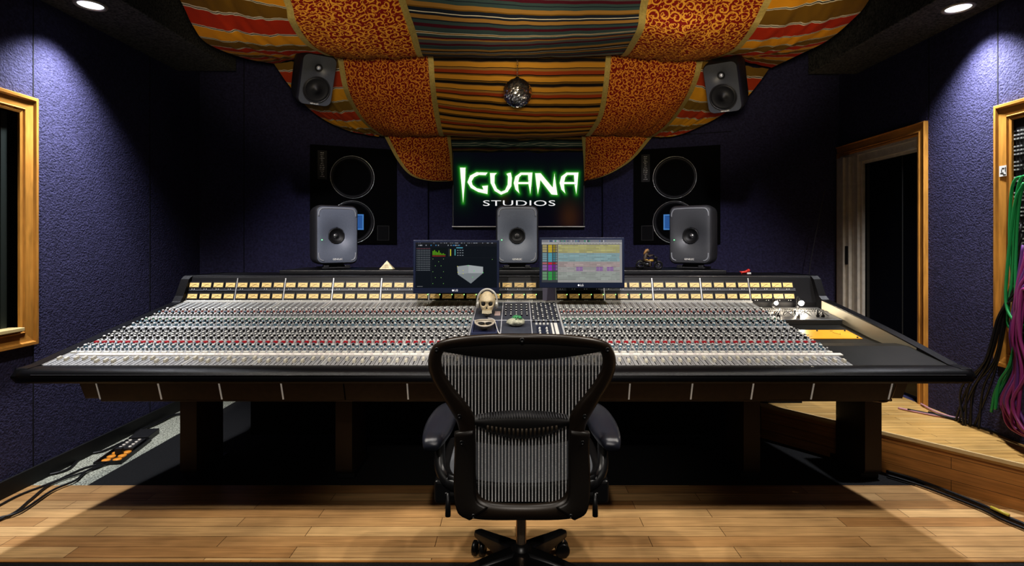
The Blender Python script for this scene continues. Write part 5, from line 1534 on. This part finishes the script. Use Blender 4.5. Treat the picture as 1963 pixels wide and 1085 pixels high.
# mesh
mb = MB()
def meshp(u, v):
    y = 96 + (800 - 96) * v; h = hw_in(y) + 14
    return CP(515 + (u - .5) * 2 * h, y, 0.004)
def meshuv(u, v):
    y = 96 + (800 - 96) * v; h = hw_in(y) + 14
    return ((u - .5) * 2 * h / 2.334 * 1.88 / F + 1.0, v * .6)
mb.grid(meshp, 40, 60, 0, True, meshuv)
build('back_mesh', mb, mat_mesh('pellicle'), ch)
# lumbar pad
mb = MB()
def lumb(u, v):
    s = (u - .5) * 2
    top_ = 385 + 22 * abs(s) ** 2.2; low = 512 - 62 * abs(s) ** 2.0
    return CP(515 + s * 208, top_ + (low - top_) * v, -0.008 - 0.026 * math.sin(PI * v) ** .7)
mb.grid(lumb, 40, 10)
lp_ = build('lumbar_pad', mb, mat('lumbar_black', (0.013, 0.012, 0.012), 0.45), ch)
mb = MB()
for k in range(17):
    s = (k - 8) / 8 * 0.72
    a0 = lumb(.5 + s / 2, .56); a1 = lumb(.5 + s / 2, .95); am = lumb(.5 + s / 2, .75)
    mb.tube([a0 + V((0, -.002, 0)), am + V((0, -.003, 0)), a1 + V((0, -.002, 0))], .0042, 6)
build('lumbar_ribs', mb, mat('lumbar_rib', (0.06, 0.045, 0.03), 0.5), lp_)
mb = MB()
for k in range(34):
    s = (k - 16.5) / 16.5 * .94
    a0 = lumb(.5 + s / 2, .02); a1 = lumb(.5 + s / 2, .20)
    mb.tube([a0 + V((0, -.002, .003)), a1 + V((.004, -.005, 0))], .0024, 5)
build('lumbar_lacing', mb, mat('lacing_grey', (0.09, 0.09, 0.10), 0.35), lp_)
# side carriers of the lower back
for s in (-1, 1):
    mb = MB()
    def X_(x): return 515 + s * x
    q = [(302, 485), (300, 560), (303, 660), (302, 760), (285, 840), (235, 872)]; r2 = [(212, 470), (208, 560), (207, 660), (207, 735), (195, 790), (150, 815)]
    A_ = cat_rom([CP(X_(a), b, -0.02) for a, b in q], 20); B_ = cat_rom([CP(X_(a), b, -0.02) for a, b in r2], 20)
    rings = []
    for a, b in zip(A_, B_):
        rings.append([a + V((0, .03, 0)), a + V((0, .006, 0)), a.lerp(b, .12), a.lerp(b, .88), b + V((0, .006, 0)), b + V((0, .03, 0))])
    mb.loft(rings, 0, True, True, True, True)
    build('back_carrier', mb, mat('chair_carrier', (0.012, 0.009, 0.007), 0.42), ch)
# seat
mb = MB()
def seatp(u, v):
    s = (u - .5) * 2
    y = CHY - 0.115 + 0.40 * v
    z = 0.455 + 0.035 * abs(s) ** 2.5 + 0.02 * v - 0.05 * max(0, v - .8) * 5 * .5
    return V((CHX + s * (0.285 - 0.03 * (2 * v - 1) ** 4), y, z))
mb.grid(seatp, 24, 20)
def seatb(u, v):
    p = seatp(u, v); p.z -= 0.03; return p
mb.grid(seatb, 24, 20)
sp2 = build('seat', mb, mat('seat_mesh_grey', (0.16, 0.17, 0.19), 0.5, bump=0.4, bscale=500), ch)
mb = MB(); loop = [seatp(u / 20, 0) for u in range(21)] + [seatp(1, v / 20) for v in range(1, 21)] + [seatp(1 - u / 20, 1) for u in range(1, 21)] + [seatp(0, 1 - v / 20) for v in range(1, 20)]
mb.tube([p + V((0, 0, -.012)) for p in loop], 0.018, 8, 0, True); build('seat_frame', mb, M_chairb, ch)
# arms
for s in (-1, 1):
    mb = MB(); rings = []
    xc = s * 0.318
    for k in range(15):
        t = k / 14; y = 1.935 + 0.31 * t
        e = math.sin(PI * (0.04 + 0.92 * t)) ** 0.35
        w_ = 0.053 * e; h_ = 0.030 * e; zc = 0.606 + 0.055 * t ** .7
        xx = CHX + xc - s * 0.028 * t
        rings.append([V((xx + w_ * math.copysign(abs(math.cos(a)) ** .7, math.cos(a)), y, zc + h_ * math.copysign(abs(math.sin(a)) ** .8, math.sin(a)))) for a in [2 * PI * q / 20 for q in range(20)]])
    mb.loft(rings, 0, True, True, True, True)
    ar = build('armrest', mb, mat('armrest_vinyl', (0.020, 0.022, 0.032), 0.28, bump=0.1, bscale=600, spec=0.6), ch)
    mb = MB()
    mb.tube(cat_rom([V((CHX + s * .300, 2.06, .615)), V((CHX + s * .302, 2.05, .56)), V((CHX + s * .296, 2.02, .50)), V((CHX + s * .262, 1.985, .465)), V((CHX + s * .20, 1.965, .455))], 20), [.019] * 8 + [.021] * 13, 10)
    build('arm_post', mb, M_chairb, ar)
    mb = MB(); x0_, x1_ = sorted((CHX + s * .232, CHX + s * .315)); mb.box(x0_, x1_, 1.985, 2.05, .385, .47)
    build('arm_bracket', mb, M_chairb, ar, bevel=.012, seg=3)
    mb = MB(); mb.tube([V((CHX + s * .262, 1.975, .43)), V((CHX + s * .262, 1.97, .385)), V((CHX + s * .262, 1.968, .35))], [.006, .010, .010], 10); build('arm_lever', mb, M_chairb, ar)
# mechanism, column, base
mb = MB(); mb.box(CHX - .11, CHX + .11, CHY - .13, CHY + .15, .37, .43); mb.box(CHX - .28, CHX + .28, CHY - .12, CHY - .07, .40, .43); build('tilt_mechanism', mb, M_chairb, ch, bevel=.012, seg=3)
mb = MB(); mb.lathe([(.0195, .16), (.0195, .37)], 24, 0, M=Matrix.Translation((CHX, CHY, 0))); mb.lathe([(.026, .32), (.026, .38)], 24, 1, M=Matrix.Translation((CHX, CHY, 0)), cap0=True)
build('gas_column', mb, [mat('column_copper_chrome', (0.62, 0.46, 0.32), 0.2, 0.9), M_chairb], ch)
mb = MB(); mb.lathe([(.02, .185), (.034, .18), (.042, .15), (.048, .09), (.04, .07), (.001, .07)], 24, M=Matrix.Translation((CHX, CHY, 0))); build('base_hub', mb, M_chairb, ch)
for k in range(5):
    a = math.radians(54 + 72 * k); d = V((math.cos(a), math.sin(a), 0)); n_ = V((-d.y, d.x, 0)); c0 = V((CHX, CHY, 0))
    mb = MB(); rings = []
    for t, w_, z0, z1 in ((.03, .034, .085, .165), (.12, .029, .085, .148), (.22, .024, .085, .125), (.30, .021, .082, .108), (.315, .015, .084, .103)):
        q = c0 + d * t
        rings.append([q - n_ * w_ + V((0, 0, z0)), q + n_ * w_ + V((0, 0, z0)), q + n_ * w_ + V((0, 0, z1 - .008)), q + n_ * w_ * .7 + V((0, 0, z1)), q - n_ * w_ * .7 + V((0, 0, z1)), q - n_ * w_ + V((0, 0, z1 - .008))])
    mb.loft(rings, 0, True, True, True, True)
    lg = build('base_leg', mb, M_chairb, ch, bevel=.002)
    tip = c0 + d * .298; ca = a + 0.7
    wd = V((math.cos(ca), math.sin(ca), 0))
    mb = MB()
    for s in (-1, 1):
        mb.lathe([(.001, -.011), (.024, -.011), (.030, -.008), (.030, .008), (.024, .011), (.001, .011)], 20, M=Matrix.Translation(tip + V((0, 0, .030)) + wd * s * .017) @ (V((0, 0, 1)).rotation_difference(wd)).to_matrix().to_4x4())
    cs = build('caster', mb, M_chairb, lg)
    mb = MB(); mb.tube([tip + V((0, 0, .03)), tip + V((0, 0, .09))], .008, 8); build('caster_stem', mb, M_steel, cs)

# ------------------------------------------------------------------ cables
def cable(name, pts, r_, m, lab, grp=None, n=50):
    mb = MB(); mb.tube(cat_rom(pts, n), r_, 8)
    o = build(name, mb, m); tag(o, lab, 'cable', grp); return o
M_cg = mat('cable_green', (0.015, 0.24, 0.07), 0.4); M_cp = mat('cable_magenta', (0.26, 0.035, 0.17), 0.42); M_cb = mat('cable_black', (0.008, 0.008, 0.010), 0.45); M_cpk = mat('cable_pink', (0.55, 0.30, 0.36), 0.45)
rnd = random.Random(21)
def W_(px, py, X): # point on plane x = X
    Y = X * F / (px - CX); return V((X, Y, CH - (py - HY) * Y / F))
FLP = PZ + 0.008
wx = XR - 0.05
greens = [[(1963, 338), (1946, 345), (1938, 380), (1936, 480), (1948, 590), (1940, 700), (1910, 745), (1900, 790)],
          [(1970, 336), (1956, 345), (1946, 400), (1941, 520), (1932, 620), (1960, 628), (1975, 600)],
          [(1975, 345), (1960, 360), (1950, 430), (1947, 560), (1955, 640), (1945, 690), (1912, 760)],
          [(1963, 350), (1944, 400), (1928, 560), (1940, 610), (1970, 626)],
          [(1975, 560), (1950, 590), (1962, 610), (1980, 580)],
          [(1950, 640), (1935, 700), (1915, 735), (1908, 785)]]
labs = ['green patch cable, outermost loop hanging from the patch bay', 'green patch cable looping tight back to the patch bay', 'green patch cable hanging straight down behind the magenta bundle', 'green patch cable bowed out over the oak frame', 'green patch cable with a small loop at the picture edge', 'green patch cable with its end fanning to the platform floor']
for k, g in enumerate(greens):
    cable('patch_cable', [W_(x, y, wx - 0.008 * k - (0.004 * (i % 2))) for i, (x, y) in enumerate(g)], 0.0075, M_cg, labs[k], 'green patch cables')
mags = ['upper', 'second', 'third', 'fourth', 'fifth', 'sixth', 'seventh', 'eighth', 'ninth', 'tenth']
for k in range(11):
    x0_ = 1958 + k * 1.6 + rnd.uniform(-3, 3)
    pts = [(x0_ + 6, 470 + k * 9), (x0_ - 8 + rnd.uniform(-6, 4), 560), (x0_ - 20 + rnd.uniform(-10, 8), 640), (x0_ - 12 + rnd.uniform(-8, 10), 710), (x0_ - 30 + rnd.uniform(-12, 12), 770), (x0_ - 14 + rnd.uniform(-16, 16), 815), (x0_ + 14, 842)]
    cable('patch_cable', [W_(x, y, wx - 0.02 - 0.009 * k) for x, y in pts], 0.0085, M_cp if k % 4 else mat('cable_violet', (0.13, 0.04, 0.20), 0.42), 'magenta patch cable in the thick bundle hanging below the patch bay', 'magenta patch cables in one bundle')
for k in range(8):
    x0_ = 1935 - k * 2.4; j1, j2, j3 = rnd.uniform(-10, 8), rnd.uniform(-16, 10), rnd.uniform(-26, 14)
    pts = [(1958 + k, 430 + 18 * k), (x0_ - 4 + j1 * .4, 600), (x0_ - 22 - 2 * k + j1, 690), (x0_ - 42 - 4 * k + j2, 745), (x0_ - 50 - 5 * k + j3, 790)]
    w3 = [W_(x, y, wx + 0.02 - 0.006 * k) for x, y in pts]; w3[-1].z = PZ + .007; w3[-2].z = max(w3[-2].z, PZ + .04)
    cable('patch_cable', w3, 0.006, M_cb, 'black cable fanning from the patch bay down the navy wall', 'black cables fanning down the wall')
# on the platform
def PF(px, py, dz=0.0):
    Y = (CH - FLP) * F / (py - HY); return V(((px - CX) * Y / F, Y, FLP + dz))
pf = [([(1722, 782), (1760, 790), (1820, 800), (1880, 800), (1925, 790), (1970, 775)], M_cpk, 'pale pink cable lying along the back of the platform'),
      ([(1765, 775), (1800, 793), (1850, 806), (1900, 812), (1970, 806)], M_cpk, 'pale pink cable lying across the platform in front of the doorway frame'),
      ([(1850, 800), (1885, 793), (1930, 784), (1975, 766)], M_cp, 'magenta cable curling from the platform up to the bundle'),
      ([(1780, 790), (1850, 810), (1900, 826), (1975, 848)], M_cb, 'black cable trailing along the platform to the picture edge'),
      ([(1740, 786), (1830, 803), (1905, 815), (1940, 822), (1975, 836)], M_cb, 'second black cable on the platform, closer to the wall')]
for k, (pts, m, lab) in enumerate(pf):
    cable('floor_cable', [PF(x, y, 0.004 * (k % 3)) for x, y in pts], 0.006, m, lab)
for k, (sx, sy) in enumerate(((0, 0), (0, 8))):
    cable('floor_cable', [V(((px - CX) * Y / F, Y, .012)) for px, Y in [(px, CH * F / (py + sy - HY)) for px, py in ((1700, 907), (1750, 922), (1800, 940), (1880, 972), (1920, 992), (1968, 1012))]], 0.010 - 0.003 * k, M_cb, ['thick black cable along the foot of the wooden riser', 'thin black cable in front of the thick one by the riser'][k])
mb = MB(); yq = [(px, CH * F / (py - HY)) for px, py in ((1900, 984), (1934, 1000))]
mb.tube([V(((px - CX) * Y / F, Y, .030)) for px, Y in yq], .008, 8); tag(build('cable_tie', mb, mat('tie_yellow', (0.6, 0.5, 0.08), 0.4)), 'yellow tie round the cables at the foot of the riser', 'cable tie')
wy = 4.50
cable('wall_cable', [P(1582, 360, wy), P(1568, 430, wy), P(1556, 490, wy + .02), P(1549, 540, wy + .05)], .004, mat('cable_slate', (0.05, 0.05, 0.07), 0.5), 'thin slate cord hanging by the front wall left of the doorway')
# left floor
def FF(px, py, dz=0.006):
    Y = CH * F / (py - HY); return V(((px - CX) * Y / F, Y, dz))
lf = [([(-10, 976), (40, 950), (105, 925), (160, 900), (215, 885), (240, 875)], .006, 'black cable from the floor box to the left edge, nearest the wall'),
      ([(-10, 1004), (30, 985), (60, 960), (100, 930), (170, 905), (225, 885)], .006, 'black cable crossing the maple floor from the floor box, middle of the three'),
      ([(-10, 1000), (40, 985), (100, 945), (145, 925), (165, 908), (200, 892)], .006, 'black cable bowing across the maple floor beside the carpet edge'),
      ([(82, 915), (130, 902), (160, 876), (200, 866), (235, 850)], .007, 'black cable hugging the left wall behind the floor box'),
      ([(256, 850), (262, 832), (300, 815), (330, 800), (352, 795)], .009, 'thick black cable curving from the floor box under the console'),
      ([(-10, 944), (25, 941), (60, 926)], .004, 'thin black cable by the left skirting')]
for k, (pts, r_, lab) in enumerate(lf):
    cable('floor_cable', [FF(x, y, r_ + 0.0035 * (k % 3)) for x, y in pts], r_, M_cb, lab)
fb_ = FF(238, 868, 0)
fbx = thing('floor_box', 'black floor power box with orange outlets on the grey carpet', 'power box', tuple(fb_))
ax_ = (FF(270, 842, 0) - FF(205, 890, 0)).normalized(); bx_ = V((ax_.y, -ax_.x, 0))
Mfb = Matrix(((ax_.x, bx_.x, 0, fb_.x), (ax_.y, bx_.y, 0, fb_.y), (0, 0, 1, 0), (0, 0, 0, 1)))
mb = MB(); mb.M = Mfb
for xa, xb, ya, yb in ((-.20, .20, -.075, -.068), (-.20, .20, .068, .075), (-.20, -.193, -.068, .068), (.193, .20, -.068, .068)): mb.box(xa, xb, ya, yb, 0, .022)
mb.box(-.195, .195, -.069, .069, 0.0, .006)
build('box_tray', mb, M_blk, fbx)
for k in range(6):
    mb = MB(); mb.M = Mfb; x_ = -.15 + (k // 2) * .06; y_ = -.03 + (k % 2) * .06
    mb.lathe([(.022, .006), (.024, .016), (.018, .018), (.001, .018)], 16, M=Matrix.Translation((x_, y_, 0)))
    build('outlet', mb, mat('outlet_orange', (0.75, 0.30, 0.04), 0.4), fbx)
mb = MB(); mb.M = Mfb; mb.box(-.005, .17, -.055, .055, .006, .03); mb.box(.19, .36, -.06, .06, 0.0, .035)
build('connector_plate', mb, mat('plate_black', (0.02, 0.02, 0.022), 0.4), fbx, bevel=.004)
for k in range(8):
    mb = MB(); mb.M = Mfb; mb.lathe([(.010, .03), (.010, .036), (.004, .037), (.001, .034)], 12, M=Matrix.Translation((.015 + (k // 2) * .042, -.027 + (k % 2) * .054, 0)))
    build('connector', mb, M_alu, fbx)
mb = MB(); mb.M = Mfb; mb.box(-.075, -.045, -.02, .02, .016, .055); build('power_plug', mb, M_blk, fbx, bevel=.004)

# ------------------------------------------------------------------ lights
def spot(name, loc, target, energy, size, blend=.6, color=(1, 1, 1), rad=.05):
    l = bpy.data.lights.new(name, 'SPOT'); l.energy = energy; l.spot_size = math.radians(size); l.spot_blend = blend; l.color = color; l.shadow_soft_size = rad
    o = bpy.data.objects.new(name, l); COL.objects.link(o); o.location = loc
    o.rotation_euler = (Vector(target) - Vector(loc)).to_track_quat('-Z', 'Y').to_euler(); return o
def area(name, loc, target, energy, sx, sy, color=(1, 1, 1)):
    l = bpy.data.lights.new(name, 'AREA'); l.shape = 'RECTANGLE'; l.size = sx; l.size_y = sy; l.energy = energy; l.color = color
    o = bpy.data.objects.new(name, l); COL.objects.link(o); o.location = loc
    o.rotation_euler = (Vector(target) - Vector(loc)).to_track_quat('-Z', 'Y').to_euler(); return o
spot('downlight_left', (-2.40, 3.15, 2.665), (-2.60, 3.15, 1.0), 190, 100, .95, (.93, .95, 1.0), .05)
spot('downlight_right', (2.54, 3.19, 2.665), (2.69, 3.19, 1.0), 190, 100, .95, (.93, .95, 1.0), .05)
spot('downlight_floor_left', (-2.30, 3.15, 2.665), (-2.52, 3.25, 0), 45, 60, .5, (.95, .96, 1.0), .04)
for x in (-1.75, 1.75):
    spot('ceiling_spot', (x, 1.68, 2.75), (x * .75, 2.75, .4), 120, 100, .5, (1.0, .94, .84), .04)
for x in (-.55, .55):
    spot('ceiling_spot', (x, 1.55, 2.75), (x, 2.85, .6), 70, 75, .6, (1.0, .95, .88), .05)
    spot('ceiling_spot', (x, 1.5, 2.70), (x * 2.3, 5.3, .75), 150, 42, .8, (.92, .90, 1.0), .06)
spot('chair_fill_spot', (0, -.7, 2.6), (0, 1.9, .72), 120, 30, .8, (1.0, .93, .86), .05)  # unseen spot added to brighten the chair's mesh back
for x in (-.9, .9):   # added spots in mid-air, standing in for light bounced onto the drapes
    spot('drape_fill_spot', (x * .12, .2, 1.5), (x * .95, 3.5, 2.98), 140 if x < 0 else 185, 44, .55, (1.0, .84, .58), .08)
area('room_fill', (0, -.9, 1.9), (0, 3.2, 1.2), 3.5, 3.0, 1.2, (1.0, .86, .66))
w = bpy.data.worlds.new('world'); SC.world = w; w.use_nodes = True
w.node_tree.nodes['Background'].inputs['Color'].default_value = (.02, .02, .03, 1)
w.node_tree.nodes['Background'].inputs['Strength'].default_value = .08

# ------------------------------------------------------------------ camera
cam = bpy.data.cameras.new('camera'); cam.sensor_width = 36; cam.lens = 36 * F / 1963
cam.shift_x = -(CX - 981.5) / 1963; cam.shift_y = -(542.5 - HY) / 1963; cam.clip_start = .05
co = bpy.data.objects.new('camera', cam); COL.objects.link(co); co.location = (0, 0, CH); co.rotation_euler = (PI / 2, 0, 0)
SC.camera = co
SC.view_settings.view_transform = 'Standard'
SC.view_settings.look = 'Medium High Contrast'
SC.view_settings.exposure = 0.0
